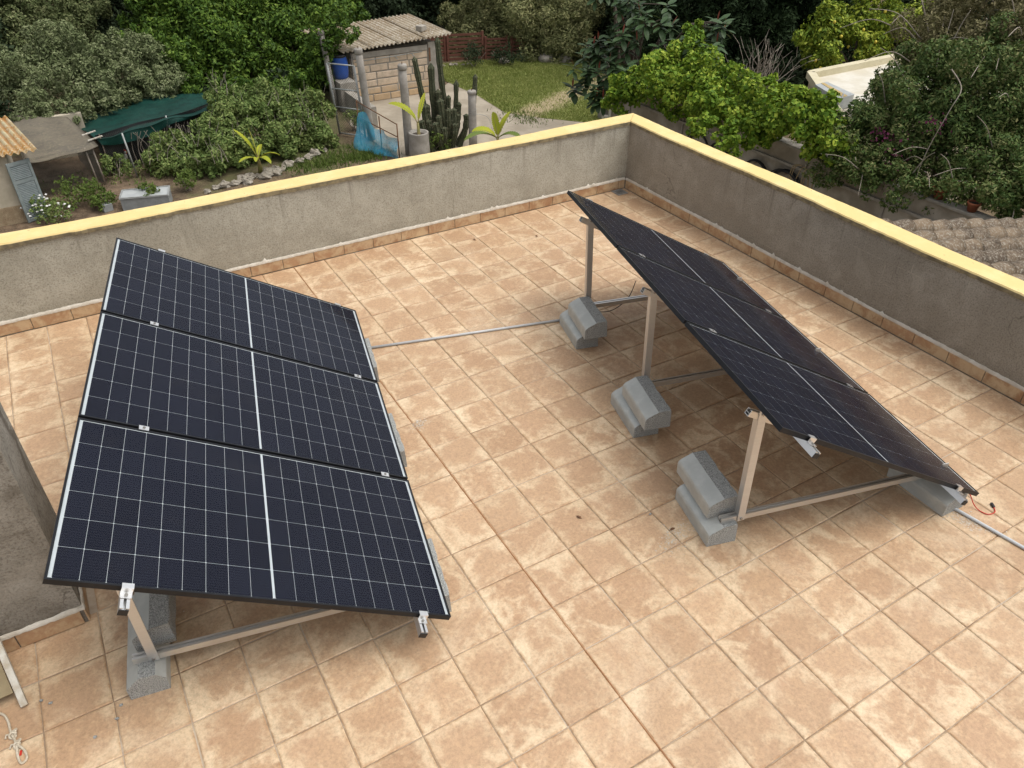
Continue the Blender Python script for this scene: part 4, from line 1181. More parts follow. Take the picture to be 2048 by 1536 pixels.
LB['vine'] = [(10.02, 12.6, -1.62, 0.36), (10.41, 12.56, -1.37, 0.47), (10.58, 11.86, -1.17, 0.61), (10.8, 11.07, -1.13, 0.62), (10.84, 10.13, -1.12, 0.6), (10.81, 9.21, -1.05, 0.56), (10.73, 8.32, -0.89, 0.58), (10.68, 7.52, -0.83, 0.56), (10.54, 6.82, -0.94, 0.44), (11.84, 12.19, -0.67, 0.51), (11.23, 12.15, -0.93, 0.55), (11.31, 10.89, -0.77, 0.48), (9.91, 9.52, -1.35, 0.3), (10.04, 8.76, -1.37, 0.33), (9.99, 8.49, -1.64, 0.2), (10.58, 8.49, -1.28, 0.38), (11.4, 10.02, -0.8, 0.34), (11.17, 8.82, -0.65, 0.35), (9.95, 9.77, -1.48, 0.16), (12.32, 12.64, -0.41, 0.33), (10.91, 7.41, -0.69, 0.33)]
LB['shrub'] = [(4.22, 19.38, -2.82, 0.77), (3.53, 19.86, -2.7, 0.78), (2.62, 19.65, -2.79, 0.77), (1.97, 19.36, -3.01, 0.68), (4.39, 18.81, -3.25, 0.61), (3.37, 18.67, -3.18, 0.67), (2.53, 18.65, -3.3, 0.67), (1.85, 18.57, -3.29, 0.59), (1.3, 18.85, -3.15, 0.59), (0.73, 19.13, -3.14, 0.6), (0.36, 18.76, -3.35, 0.51), (2.35, 20.31, -2.31, 0.39), (0.9, 18.3, -3.31, 0.43), (4.64, 19.78, -2.85, 0.47), (1.46, 18.02, -3.32, 0.43)]
LB['dark_right'] = [(20.38, 26.12, -1.81, 1.44), (19.35, 24.64, -2.64, 1.03), (17.37, 23.88, -3.42, 0.87), (17.62, 22.56, -3.38, 0.85), (17.24, 25.08, -3.64, 0.67), (18.89, 22.7, -1.07, 1.29), (17.98, 21.12, -1.93, 1.02), (18.45, 20.72, -1.09, 1.02), (17.65, 23.67, -2.68, 0.87)]
LB['rubber'] = [(10.89, 15.11, -1.65, 0.51), (10.7, 14.13, -1.91, 0.45), (11.1, 14.08, -1.45, 0.63), (11.26, 15.22, -1.2, 0.47), (11.48, 14.03, -0.87, 0.71), (11.83, 13.74, -0.38, 0.63), (11.85, 15.02, -0.36, 0.71), (12.33, 14.63, 0.01, 0.73), (11.91, 13.02, -0.61, 0.55), (12.12, 12.15, -0.69, 0.54), (12.58, 12.4, -0.22, 0.41), (12.16, 16.04, 0.06, 0.69), (11.09, 13.06, -1.22, 0.54), (12.23, 11.49, -1.02, 0.33)]
tree('olive_tree', 'grey green olive tree at the top left corner, behind the nearer olive', LB['olive_back'], M['olive'], (-1.6, 31.0), 0.13, 0.055, clump=0.26, per=210, cover=0.72, group='olive trees')
tree('olive_tree', 'silvery olive tree hanging over the fibre board coop roof', LB['olive_front'], M['olive_silver'], (-1.2, 23.6), 0.10, 0.042, clump=0.27, cover=0.72, per=320, trunk=0.12, group='olive trees')
tree('olive_tree', 'smaller olive tree between the silvery olive and the green tree, over the green net', LB['olive_side'], M['olive_silver'], (0.9, 24.8), 0.10, 0.042, clump=0.27, cover=0.72, per=320, trunk=0.10, group='olive trees')
tree('carob_tree', 'big glossy dark green carob tree left of the stone hut', LB['carob'], M['carob'], (5.2, 27.2), 0.14, 0.07, clump=0.24, per=210, trunk=0.16, cover=0.62)
GE = 'dark evergreens behind the garden'
tree('evergreen_tree', 'dark evergreen tree between the top left olive and the carob', LB['dark_left'], M['dark'], (1.4, 33.8), 0.16, 0.075, per=120, cover=0.9, group=GE)
tree('evergreen_tree', 'dark evergreen tree filling the gap above the hut roof', LB['dark_back'], M['dark'], (14.5, 36.0), 0.18, 0.085, per=100, cover=0.9, group=GE)
tree('evergreen_tree', 'dark evergreen tree between the spreading olive and the rubber plant', LB['dark_right'], M['dark'], (19.0, 26.5), 0.17, 0.08, per=110, cover=0.9, group=GE)
tree('olive_tree', 'pale bushy olive just behind the right end of the hut roof', LB['pale_behind_hut'], M['olive_pale'], (13.8, 28.0), 0.11, 0.045, per=220, trunk=0.08, group='olive trees')
tree('olive_tree', 'large spreading olive tree behind the lawn and the red fence', LB['big_olive'], M['olive_pale'], (15.8, 26.0), 0.12, 0.046, per=180, trunk=0.2, cover=0.95, group='olive trees')
def cypress(base, h, r, label):
    lobes = []
    for k in range(9):
        f = k / 8
        lobes.append((base[0] + random.uniform(-.15, .15), base[1] + random.uniform(-.15, .15), ZG + 0.5 + f * h, r * (1.0 - 0.75 * f ** 1.6)))
    tree('cypress_tree', label, lobes, M['cypress'], base, 0.17, 0.055, clump=0.30, per=170, cover=1.0, droop=0.5, limbs=False, trunk=0.12, group='cypresses')
cypress((18.6, 18.2), 6.5, 1.3, 'very dark cypress directly behind the rubber plant')
cypress((20.6, 17.9), 7.0, 1.4, 'very dark cypress behind the bare twiggy shrub')
cypress((22.6, 17.4), 6.5, 1.4, 'very dark cypress left of the lemon tree')
cypress((17.2, 20.6), 6.0, 1.1, 'very dark cypress right of the spreading olive')
def lemons(t):
    for k in range(26):
        l = random.choice(LB['lemon'])
        d = Vector(unit(rng.normal(size=(1, 3)))[0])
        c = Vector(l[:3]) + d * l[3] * 0.98
        b = B(); b.blob(c, (0.045, 0.045, 0.055), k, 0.05, 7, 5)
        b.obj('lemon', M['fruit'], t, True)
tree('lemon_tree', 'yellow green lemon tree at the top right above the white roof', LB['lemon'], M['lemon'], (20.8, 14.4), 0.13, 0.065, clump=0.3, per=170, cover=0.85, trunk=0.1, extra=lemons, up=0.1)
def canes(pts_list, r, name):
    def f(t):
        for pts in pts_list:
            b = B(); pp = smooth_path(pts, 6)
            b.tube(pp, [r * (1 - 0.6 * i / len(pp)) for i in range(len(pp))], 6)
            b.obj(name, M['twig'], t, True)
    return f
rc = []
for k in range(26):
    l = random.choice(LB['boug'])
    d = Vector((rng.normal(-0.4, 0.7), rng.normal(0.0, 0.7), rng.normal(0.35, 0.5))).normalized()
    c = Vector(l[:3]) + d * l[3] * 0.75
    e = c + d * random.uniform(0.4, 0.9) + Vector((0, 0, -0.1))
    rc.append([c, c.lerp(e, 0.5) + Vector((0, 0, 0.08)), e])
rc.append([(11.2, 5.3, 0.55), (11.05, 4.95, 0.35), (10.88, 4.92, 0.04), (10.82, 5.02, -0.55), (10.78, 5.05, -1.05), (10.80, 5.0, -1.47)])
def boug_extra(t):
    canes(rc, 0.010, 'cane')(t)
    spots = [(10.98, 6.1, -0.72), (11.05, 5.75, -0.75), (11.2, 5.3, -0.35), (10.9, 5.6, -1.0)]
    for c in spots:
        P = np.array(c) + rng.normal(0, 0.10, (40, 3)); V, F = leaf_arrays(P, unit(rng.normal(size=(40, 3))), 0.055, 0.045)
        V = V - np.array([12.0, 5.3, ZG])
        tag(link('bract_cluster', np_mesh('bract_cluster', V, F, M['magenta']), t), None, None, None, 'stuff')
tree('bougainvillea', 'huge dark green bougainvillea with long bare canes over the boundary wall', LB['boug'], M['boug'], (12.0, 5.3), 0.072, 0.036, clump=0.28, per=430, cover=0.8, trunk=0.09, cat='shrub', extra=boug_extra, inner=0.4)
rc2 = []
for k in range(22):
    l = random.choice(LB['brown_top'])
    d = Vector((rng.normal(-0.7, 0.5), rng.normal(0.2, 0.6), rng.normal(0.2, 0.35))).normalized()
    c = Vector(l[:3]) + d * l[3] * 0.6
    e = c + d * random.uniform(0.6, 1.7)
    rc2.append([c, c.lerp(e, 0.5) + Vector((0, 0, 0.12)), e + Vector((0, 0, -0.12))])
tree('straggly_shrub', 'brown tinged straggly shrub with arching canes at the top right corner', LB['brown_top'], M['brownleaf'], (14.2, 6.6), 0.075, 0.035, clump=0.3, per=300, cover=0.8, trunk=0.08, cat='shrub', extra=canes(rc2, 0.012, 'cane'), inner=0.4)
tree('grape_vine', 'bright yellow green grape vine sprawling over the boundary wall', LB['vine'], M['vine'], (10.85, 9.6), 0.090, 0.082, clump=0.30, per=260, cover=0.9, trunk=0.05, cat='vine', inner=0.5, limbs=False)
def shrub_twigs(t):
    b = B()
    for k in range(150):
        l = random.choice(LB['shrub'])
        d = Vector((rng.normal(0, 0.35), rng.normal(0, 0.35), 1)).normalized()
        c = Vector(l[:3]) + Vector((rng.normal(0, 0.4), rng.normal(0, 0.4), 0.4)) * l[3]
        e = c + d * random.uniform(0.25, 0.62)
        b.tube([c, c.lerp(e, 0.5) + Vector((rng.normal(0, .03), rng.normal(0, .03), 0)), e], [0.009, 0.006, 0.003], 4)
    tag(b.obj('twigs', M['twig'], t), None, None, None, 'stuff')
tree('flowering_shrub', 'long rounded shrub with bare grey twigs standing out of it in the bed', LB['shrub'], M['shrub'], (2.6, 19.2), 0.10, 0.048, clump=0.27, per=380, cover=0.9, trunk=0.05, cat='shrub', extra=shrub_twigs)

# far wood added as an out-of-frame backdrop to shield reflections
lob = []
for k in range(150):
    a = rng.uniform(-0.55, 3.5)
    d = rng.uniform(46, 62)
    lob.append((3 + d * math.cos(a), 2 + d * math.sin(a), ZG + rng.uniform(0.5, 6.5), rng.uniform(1.8, 3.4)))
P, Nn = crown_points(lob, 0.3, 6, 0.8, 0.2)
V, F = leaf_arrays(P, Nn, 0.42, 0.24)
tag(link('reflection_wood', np_mesh('reflection_wood', V, F, M['dark'])), 'dark woodland added far beyond the garden to shield reflections', 'woodland', None, 'stuff')
lob = []
for k in range(70):
    u_ = rng.uniform(0, 1)
    lob.append((rng.uniform(8.5, 17.5) + 1.5 * u_, rng.uniform(29.5, 34), ZG + rng.uniform(0.2, 2.2 + 2 * u_), rng.uniform(0.7, 1.3)))
for k in range(26):
    lob.append((rng.uniform(24, 30), rng.uniform(6, 20), ZG + rng.uniform(0.2, 5.0), rng.uniform(0.9, 1.6)))
for k in range(16):
    lob.append((rng.uniform(-5.5, -2.8), rng.uniform(24, 30), ZG + rng.uniform(0.2, 2.0), rng.uniform(0.7, 1.2)))
for k in range(14):
    lob.append((rng.uniform(-0.5, 9.0), rng.uniform(23.6, 25), ZG + rng.uniform(0.0, 0.4), rng.uniform(0.4, 0.7)))
for k in range(60):
    lob.append((rng.uniform(17.5, 30), rng.uniform(19.5, 30), ZG + rng.uniform(0.0, 4.0), rng.uniform(0.9, 1.6)))
for k in range(40):
    lob.append((rng.uniform(16.5, 24), rng.uniform(14.5, 18.5), ZG + rng.uniform(0.0, 0.5), rng.uniform(0.4, 0.8)))
P, Nn = crown_points(lob, 0.3, 40, 0.9, 0.2)
V, F = leaf_arrays(P, Nn, 0.19, 0.09)
tag(link('undergrowth', np_mesh('undergrowth', V, F, M['dark'])), 'dark tangled undergrowth behind the garden trees', 'undergrowth', None, 'stuff')

# ---- rubber plant with separate big leaves
rb = thing('rubber_plant', (12.6, 15.6, ZG), 'rubber plant with big dark leaves and red shoots beside the lawn', 'plant')
def big_leaf(L, W):
    vs = []; fs = []
    m_ = 6
    for i in range(m_ + 1):
        f = i / m_
        w_ = W * (math.sin(math.pi * min(1, f * 0.92 + 0.06)) ** 0.75) * 0.5
        if i == m_: w_ = 0.002
        x = L * f; z = -0.10 * L * f * f
        vs += [(x, -w_, z + 0.25 * w_), (x, 0, z), (x, w_, z + 0.25 * w_)]
    for i in range(m_):
        for q in range(2):
            fs.append((3 * i + q, 3 * i + 3 + q, 3 * i + 4 + q, 3 * i + 1 + q))
    return vs, fs
lv, lf = big_leaf(0.30, 0.135)
bq = B(); bq.add(lv, lf); leaf_me = bq.mesh('leaf', M['rubber'], True)
bq = B(); lv2, lf2 = big_leaf(0.22, 0.05); bq.add(lv2, lf2); shoot_me = bq.mesh('shoot', M['rubber_red'], True)
RBL = LB['rubber']
stem = B()
extra_leaf = B()
cnt = 0
for k in range(104):
    l = RBL[k % len(RBL)]
    d = Vector((rng.normal(-0.4, 0.7), rng.normal(-0.5, 0.7), rng.normal(0.25, 0.6))).normalized()
    c = Vector(l[:3]) + d * l[3] * random.uniform(0.5, 1.0)
    stem.tube([(12.6 + rng.normal(0, .1), 15.5 + rng.normal(0, .1), ZG + 0.6), Vector(l[:3]).lerp(Vector((12.6, 15.5, l[2])), 0.25), c], [0.035, 0.022, 0.010], 5)
    for q in range(8):
        az = 2.4 * q + rng.uniform(-.3, .3)
        el = 0.45 - 0.16 * q + rng.uniform(-.15, .15)
        s_ = random.uniform(0.8, 1.2)
        rot = (rng.uniform(-.3, .3), -el, az)
        pos = c + Vector((0, 0, -0.02 * q))
        if cnt < 300 and q < 5:
            link('leaf', leaf_me, rb, pos - Vector((12.6, 15.6, ZG)), rot, (s_, s_, s_)); cnt += 1
        else:
            mt = Matrix.Rotation(az, 3, 'Z') @ Matrix.Rotation(-el, 3, 'Y') @ Matrix.Rotation(rot[0], 3, 'X')
            extra_leaf.add([mt @ (Vector(v) * s_) + pos for v in lv], lf)
    if k % 3 == 0:
        link('shoot', shoot_me, rb, c + Vector((0, 0, 0.01)) - Vector((12.6, 15.6, ZG)), (0, -1.35 + rng.uniform(-.3, .3), rng.uniform(0, 6.28)))
tag(extra_leaf.obj('foliage', M['rubber'], rb, True), None, None, None, 'stuff')
stem.tube([(12.65, 15.6, ZG - 0.05), (12.6, 15.5, ZG + 0.7)], [0.09, 0.06], 8)
stem.obj('stem', M['bark'], rb, True)

# ---- bare twiggy shrub and small plants
tw = thing('bare_shrub', (17.4, 14.9, ZG), 'leafless grey twiggy shrub in front of the dark cypresses', 'shrub')
b = B()
for k in range(34):
    p = Vector((17.4, 14.9, ZG)); d = Vector((rng.normal(0, 0.32), rng.normal(0, 0.32), 1)).normalized()
    pts = [p]
    for q in range(5):
        d = (d + Vector((rng.normal(0, 0.25), rng.normal(0, 0.25), rng.normal(0.05, 0.15)))).normalized()
        pts.append(pts[-1] + d * random.uniform(0.3, 0.5))
        if q > 1:
            e = (d + Vector((rng.normal(0, 0.6), rng.normal(0, 0.6), 0.1))).normalized()
            b.tube([pts[-1], pts[-1] + e * 0.35], [0.010, 0.004], 4)
    b.tube(pts, [0.022, 0.018, 0.015, 0.011, 0.008, 0.004], 5)
b.obj('branches', M['twig'], tw)

def small_plant(name, c, r, h, n, mat, label, L=0.07, W=0.035, group=None, flower=0):
    t = thing(name, (c[0], c[1], ZG), label, 'plant', group)
    k = 9
    lobes = [(c[0] + rng.normal(0, r * 0.45), c[1] + rng.normal(0, r * 0.45), ZG + h * rng.uniform(0.3, 0.8), r * 0.42) for _ in range(k)]
    P, Nn = crown_points(lobes, 0.45, n, 0.6, 0.6)
    V, F = leaf_arrays(P, Nn, L, W)
    link('foliage', np_mesh('foliage', V - np.array([c[0], c[1], ZG]), F, mat), t)
    b = B()
    for q in range(5):
        b.tube([(c[0] + rng.normal(0, .03), c[1] + rng.normal(0, .03), ZG), (c[0] + rng.normal(0, r * .4), c[1] + rng.normal(0, r * .4), ZG + h * 0.6)], [0.012, 0.006], 5)
    b.obj('stem', M['twig'], t)
    for q in range(flower):
        l = random.choice(lobes)
        d = Vector(unit(rng.normal(size=(1, 3)))[0]); d.z = abs(d.z)
        b = B(); b.blob(Vector(l[:3]) + d * l[3] * 1.2, (0.028, 0.028, 0.016), q, 0.3, 7, 4); b.obj('flower', M['flower'], t)
    return t
GP = 'small bed plants below the parapet'
small_plant('bed_plant', (0.62, 17.35), 0.32, 0.55, 150, M['weed'], 'upright bright green plant right of the grey cold frame', group=GP)
small_plant('bed_plant', (-0.72, 19.2), 0.42, 0.6, 150, M['shrub'], 'grey green bush behind the cold frame beside the chain link fence', group=GP)
small_plant('bed_plant', (-1.85, 17.75), 0.55, 0.6, 150, M['weed'], 'low bright green planting in front of the coop mesh', group=GP)
small_plant('bed_plant', (-2.25, 17.0), 0.5, 0.55, 150, M['shrub'], 'white flowering plant beside the louvred shutter', group=GP, flower=34)
small_plant('bed_plant', (-1.35, 17.25), 0.34, 0.45, 150, M['weed'], 'green plant left of the small grey crate', group=GP)
small_plant('bed_plant', (-0.30, 16.9), 0.30, 0.5, 150, M['weed'], 'green plant in front of the grey cold frame', group=GP)
small_plant('bed_plant', (7.10, 16.9), 0.42, 0.62, 150, M['weed'], 'dense green plant between the potted banana and the cactus', group=GP)
small_plant('bed_plant', (5.85, 19.7), 0.34, 0.8, 130, M['shrub'], 'green plant growing behind the wire gate', group=GP)
small_plant('bed_plant', (12.4, 24.4), 0.6, 0.9, 110, M['dark'], 'dark climbing bush in front of the red slatted fence', group=GP)
small_plant('bed_plant', (13.5, 24.1), 0.6, 0.75, 110, M['dark'], 'second dark bush in front of the red slatted fence', group=GP)
small_plant('bed_plant', (16.2, 23.6), 0.6, 0.75, 110, M['shrub'], 'bush behind the two rounded boulders', group=GP)
small_plant('bed_plant', (9.3, 4.6), 0.35, 0.8, 130, M['boug'], 'dark plant against the foot of the boundary wall', group=GP)

# ---- banana plants
def banana_leaf(name, parent, base, az, L, W, rise, bend, mat, torn=10, roll=0.0):
    b = B()
    n = 26
    d = Vector((math.cos(az), math.sin(az), 0)); s_ = Vector((-math.sin(az), math.cos(az), 0))
    p = Vector(base); el = rise
    vs = []; fs = []
    step = L / n
    for i in range(n + 1):
        f = i / n
        t_ = d * math.cos(el) + Vector((0, 0, 1)) * math.sin(el)
        nn = s_.cross(t_)
        sr = s_ * math.cos(roll) + nn * math.sin(roll)
        w_ = 0.5 * W * max(0.02, math.sin(math.pi * min(1.0, max(0.0, (f - 0.12) / 0.88))) ** 0.6) if f > 0.12 else 0.012
        lw = w_ * (0.72 if i % max(2, 26 // torn) == 0 and f > 0.25 else 1.0) * random.uniform(0.92, 1.05)
        rw = w_ * (0.70 if (i + 1) % max(2, 26 // torn) == 0 and f > 0.25 else 1.0) * random.uniform(0.92, 1.05)
        up = nn * -1 if nn.z < 0 else nn
        vs += [p - sr * lw + up * (w_ * 0.28), p, p + sr * rw + up * (w_ * 0.28)]
        p = p + t_ * step
        el -= bend / n
    for i in range(n):
        for q in range(2):
            fs.append((3 * i + q, 3 * i + 3 + q, 3 * i + 4 + q, 3 * i + 1 + q))
    b.add(vs, fs)
    o = b.obj('leaf', mat, parent, True)
    # midrib
    b = B(); b.tube([vs[3 * i + 1] for i in range(0, n + 1, 2)], [0.014 * (1 - 0.75 * i / n) for i in range(0, n + 1, 2)], 5)
    b.obj('midrib', M['banana_stem'], o, True)
    return o
def banana(c, h, leaves, label, z0=ZG):
    t = thing('banana_plant', (c[0], c[1], z0), label, 'banana plant', 'banana plants')
    b = B(); b.tube([(c[0], c[1], z0 - 0.02), (c[0] + 0.02, c[1], z0 + h * 0.6), (c[0] + 0.01, c[1], z0 + h)], [0.065, 0.05, 0.03], 10)
    b.obj('stem', M['banana_stem'], t, True)
    for (az, L, W, rise, bend, mk, roll) in leaves:
        banana_leaf('leaf', t, (c[0] + 0.01, c[1], z0 + h - 0.03), R(az), L, W, R(rise), R(bend), M[mk], 9, R(roll))
    return t
banana((2.46, 17.57), 0.42, [(170, 0.95, 0.19, 75, 30, 'banana', 20), (100, 0.8, 0.17, 80, 20, 'banana', -60), (-20, 0.62, 0.2, 45, 80, 'banana', 15), (200, 0.6, 0.18, 35, 60, 'banana', 0), (-70, 0.6, 0.18, 40, 80, 'banana', 0), (60, 0.55, 0.17, 55, 60, 'banana', 10), (250, 0.5, 0.16, 45, 70, 'banana', 0)], 'young yellow green banana plant in the bed before the long shrub')
# ---- cactus
ct_ = thing('column_cactus', (7.55, 17.1, ZG), 'tall many-armed column cactus in front of the stone hut', 'cactus')
def column(pts, r):
    b = B()
    pts = smooth_path(pts, 6)
    n = 14
    L = len(pts)
    vs = []; fs = []
    for i, p in enumerate(pts):
        d = (pts[min(i + 1, L - 1)] - pts[max(i - 1, 0)]).normalized()
        a = d.cross(Vector((0, 1, 0.1))).normalized(); bb = d.cross(a)
        f = i / (L - 1)
        rr = 0.86 * r * (1.0 if f < 0.92 else math.sqrt(max(0.02, 1 - ((f - 0.92) / 0.08) ** 2))) * (0.9 + 0.1 * math.sin(i * 1.9))
        for k in range(n):
            q = rr * (1.0 if k % 2 else 0.74)
            an = 2 * math.pi * k / n
            vs.append(p + (a * math.cos(an) + bb * math.sin(an)) * q)
    for i in range(L - 1):
        for k in range(n):
            fs.append((i * n + k, i * n + (k + 1) % n, (i + 1) * n + (k + 1) % n, (i + 1) * n + k))
    fs.append(tuple((L - 1) * n + k for k in range(n)))
    b.add(vs, fs)
    o = b.obj('column', M['cactus'], ct_)
    sp = B()
    for i in range(L):
        for k in range(1, n, 2):
            q = vs[i * n + k]; out = (q - pts[i]).normalized()
            for z in range(2):
                e = q + (out + Vector((rng.normal(0, .5), rng.normal(0, .5), rng.normal(0, .5)))).normalized() * random.uniform(0.02, 0.045)
                sd_ = Vector((rng.normal(), rng.normal(), rng.normal())).normalized() * 0.0035
                k0 = len(sp.v); sp.v += [tuple(q + sd_), tuple(q - sd_), tuple(e)]; sp.f.append((k0, k0 + 1, k0 + 2)); sp.mi.append(0)
    tag(sp.obj('spines', M['spine'], o), None, None, None, 'stuff')
for pts, r in [
    ([(7.62, 17.2, ZG), (7.70, 17.25, -2.6), (7.66, 17.3, -1.7), (7.60, 17.3, -0.76)], 0.105),
    ([(7.40, 17.15, ZG), (7.35, 17.2, -2.5), (7.33, 17.2, -1.35)], 0.12),
    ([(7.30, 17.1, ZG), (7.10, 17.15, -2.7), (6.98, 17.2, -1.9), (6.88, 17.25, -1.15)], 0.10),
    ([(7.75, 17.1, ZG), (7.95, 17.1, -2.8), (8.02, 17.1, -1.85)], 0.09),
    ([(7.9, 17.05, ZG), (8.35, 17.0, -2.95), (8.50, 17.0, -2.4), (8.56, 17.0, -1.75)], 0.09),
    ([(7.25, 16.95, ZG), (7.00, 16.95, -2.95), (6.95, 16.95, -2.3)], 0.11),
    ([(7.5, 16.9, ZG), (7.45, 16.85, -2.9), (7.40, 16.9, -2.2)], 0.13),
    ([(7.15, 16.9, ZG), (6.88, 16.9, -3.0), (6.80, 16.9, -2.7)], 0.12),
    ([(7.7, 16.9, ZG), (7.75, 16.8, -3.0), (7.78, 16.85, -2.5)], 0.12),
    ([(7.35, 16.8, ZG), (7.2, 16.7, -3.1), (7.12, 16.7, -2.75)], 0.13),
    ([(7.9, 16.85, ZG), (8.1, 16.8, -3.1), (8.15, 16.8, -2.7)], 0.11),
    ([(7.05, 16.8, ZG), (6.90, 16.75, -3.25), (6.85, 16.75, -3.0)], 0.11)] + [
    ([(7.5 + 0.3 * dx, 16.95, ZG), (7.5 + 0.6 * dx, 16.95 + dy, ZG + 0.55 * hh), (7.5 + 0.68 * dx, 16.95 + dy, ZG + hh)], rr_ * 0.82) for dx, dy, hh, rr_ in
    [(-0.75, -.1, 0.9, .12), (-0.6, .1, 1.25, .11), (-0.35, -.2, 1.0, .13), (-0.1, .1, 1.6, .12), (0.1, -.2, 1.15, .12), (0.35, .1, 1.4, .11), (0.55, -.15, 0.95, .12), (0.75, 0, 1.2, .10), (-0.2, -.3, 0.7, .13), (0.3, -.3, 0.75, .13), (-0.85, .05, 1.3, .09)]]:
    column(pts, r)

# ---- stone hut
HX0, HX1, HY0, HY1 = 6.90, 9.85, 22.2, 24.1
hut = thing('stone_hut', (8.4, 23.4, ZG), 'small sandstone block hut with a corrugated fibre cement roof', 'hut')
def hz(x):     # the eaves rise a little to the right
    return -2.02 + 0.10 * (x - HX0) / (HX1 - HX0)
b = B()
b.box(((HX0 + HX1) / 2, (HY0 + HY1) / 2, (ZG - 2.05) / 2), (HX1 - HX0 + 0.050, HY1 - HY0 + 0.056, -2.05 - ZG))
b.obj('wall_core', M['cement'], hut)
random.seed(11)
rows = 6
zh = (-2.22 - ZG) / rows
for r_ in range(rows):
    x = HX0 + 0.004; z0 = ZG + r_ * zh
    first = True
    while x < HX1 - 0.36:
        w_ = random.uniform(0.42, 0.78) * (0.6 if first and r_ % 2 else 1.0)
        w_ = min(w_, HX1 - 0.34 - x)
        first = False
        if w_ < 0.10:
            break
        g = random.uniform(0.006, 0.026)
        bb = B()
        bb.box((x + w_ / 2, HY0 - 0.002 + random.uniform(-0.006, 0.006), z0 + zh / 2), (w_ - 2 * g, 0.09, zh - 2 * g), Matrix.Rotation(random.uniform(-0.012, 0.012), 3, 'Y'))
        bev(bb.obj('stone_block', M['stone'], hut), 0.014, 2)
        x += w_
    y = HY0 + 0.06
    while y < HY1 - 0.1:
        w_ = min(random.uniform(0.4, 0.62), HY1 - y)
        bb = B(); bb.box((HX0 + 0.002, y + w_ / 2, z0 + zh / 2), (0.09, w_ - 0.026, zh - 0.026))
        bev(bb.obj('stone_block', M['stone'], hut), 0.012, 2)
        y += w_
b = B(); b.box((HX1 - 0.17, HY0 - 0.01, (ZG - 1.98) / 2), (0.30, 0.14, -1.98 - ZG)); bev(b.obj('corner_pillar', M['cement'], hut), 0.02)
b = B(); b.box(((HX0 + HX1) / 2 - 0.17, HY0 - 0.012, -2.13), (HX1 - HX0 - 0.36, 0.12, 0.16)); b.obj('lintel', M['cement'], hut)
b = B(); b.tube([(HX0 + 0.05, HY0 - 0.10, -2.30), (HX1 - 0.55, HY0 - 0.10, -2.24)], 0.014, 8); b.obj('wall_pipe', M['galv'], hut, True)
for x in (8.35, 8.95):
    b = B(); b.tube(smooth_path([(x, HY0 - 0.05, -2.28), (x, HY0 - 0.12, -2.30), (x + 0.05, HY0 - 0.14, -2.36)]), 0.014, 7); b.obj('pipe_bracket', M['galv'], hut, True)
b = B(); b.box((HX1 - 0.28, HY0 - 0.09, -2.36), (0.05, 0.03, 0.42)); b.obj('rusty_hook', M['rust'], hut)
def corrugated(name, parent, o, du, dv, nu, pitch, amp, mat, th=0.008, sag=0.0):
    """sheet: du across the waves, dv down the sheet"""
    o = Vector(o); du = Vector(du); dv = Vector(dv)
    Lu = du.length; nrm = du.cross(dv).normalized()
    if nrm.z < 0: nrm = -nrm
    k = max(8, int(Lu / pitch * 8)); nv = 6
    vs = []; fs = []
    for side in (0, 1):
        for i in range(k + 1):
            f = i / k
            h = amp * math.cos(2 * math.pi * f * Lu / pitch)
            for j in range(nv + 1):
                g = j / nv
                vs.append(o + du * f + dv * g + nrm * (h - side * th - sag * math.sin(math.pi * g)))
    m_ = (k + 1) * (nv + 1)
    for i in range(k):
        for j in range(nv):
            a = i * (nv + 1) + j; c = (i + 1) * (nv + 1) + j
            fs.append((a, c, c + 1, a + 1)); fs.append((m_ + a, m_ + a + 1, m_ + c + 1, m_ + c))
    for i in range(k):
        for j in (0, nv):
            a = i * (nv + 1) + j; c = (i + 1) * (nv + 1) + j
            fs.append((a, m_ + a, m_ + c, c))
    for i in (0, k):
        for j in range(nv):
            a = i * (nv + 1) + j
            fs.append((a, a + 1, m_ + a + 1, m_ + a))
    b = B(); b.add(vs, fs)
    return b.obj(name, mat, parent, True)
RO = [(6.50, 21.92), (7.48, 21.94), (8.42, 21.96), (9.36, 21.98)]
for k in range(4):
    x0, y0 = RO[k]
    corrugated('roof_sheet', hut, (x0, y0, -1.93 + 0.035 * k + 0.006 * (k % 2)), (1.00, 0.02, 0.035), (-0.50, 2.35, 0.26), 40, 0.143, 0.036, M['hutroof'])
b = B(); b.box((9.55, 22.62, -1.64), (0.30, 0.24, 0.17), Matrix.Rotation(0.5, 3, 'Z'))
tag(bev(b.obj('roof_stone', M['cement'], None, False, (9.55, 22.62, -1.74)), 0.015), 'loose grey stone weighing down the hut roof', 'stone')

# ---- concrete posts, gate, barrel, netting frame
def concrete_post(x, y, h, r, label, lx=0.0, ly=0.0, z0=ZG):
    t = thing('concrete_post', (x, y, z0), label, 'post', 'round concrete posts of the old pergola')
    b = B()
    pts = [(x + lx * f, y + ly * f, z0 + h * f) for f in (0, 0.25, 0.5, 0.75, 0.955)]
    b.tube(pts, [r * 1.12, r * 1.08, r * 1.03, r, r * 0.97], 14)
    b.obj('shaft', M['post'], t, True)
    b = B()
    b.tube([(x + lx * f, y + ly * f, z0 + h * f) for f in (0.94, 0.955, 0.985, 1.0)], [r * 1.0, r * 1.16, r * 1.16, r * 1.05], 14)
    b.obj('collar', M['post'], t, True)
    b = B(); b.tube([(x + lx, y + ly, z0 + h - 0.01), (x + lx * 1.02, y + ly, z0 + h + 0.06)], 0.010, 6); b.obj('rebar_stub', M['rust'], t)
concrete_post(6.10, 21.9, 2.38, 0.085, 'concrete post left of the hut at the edge of the carob', -0.18, 0.0)
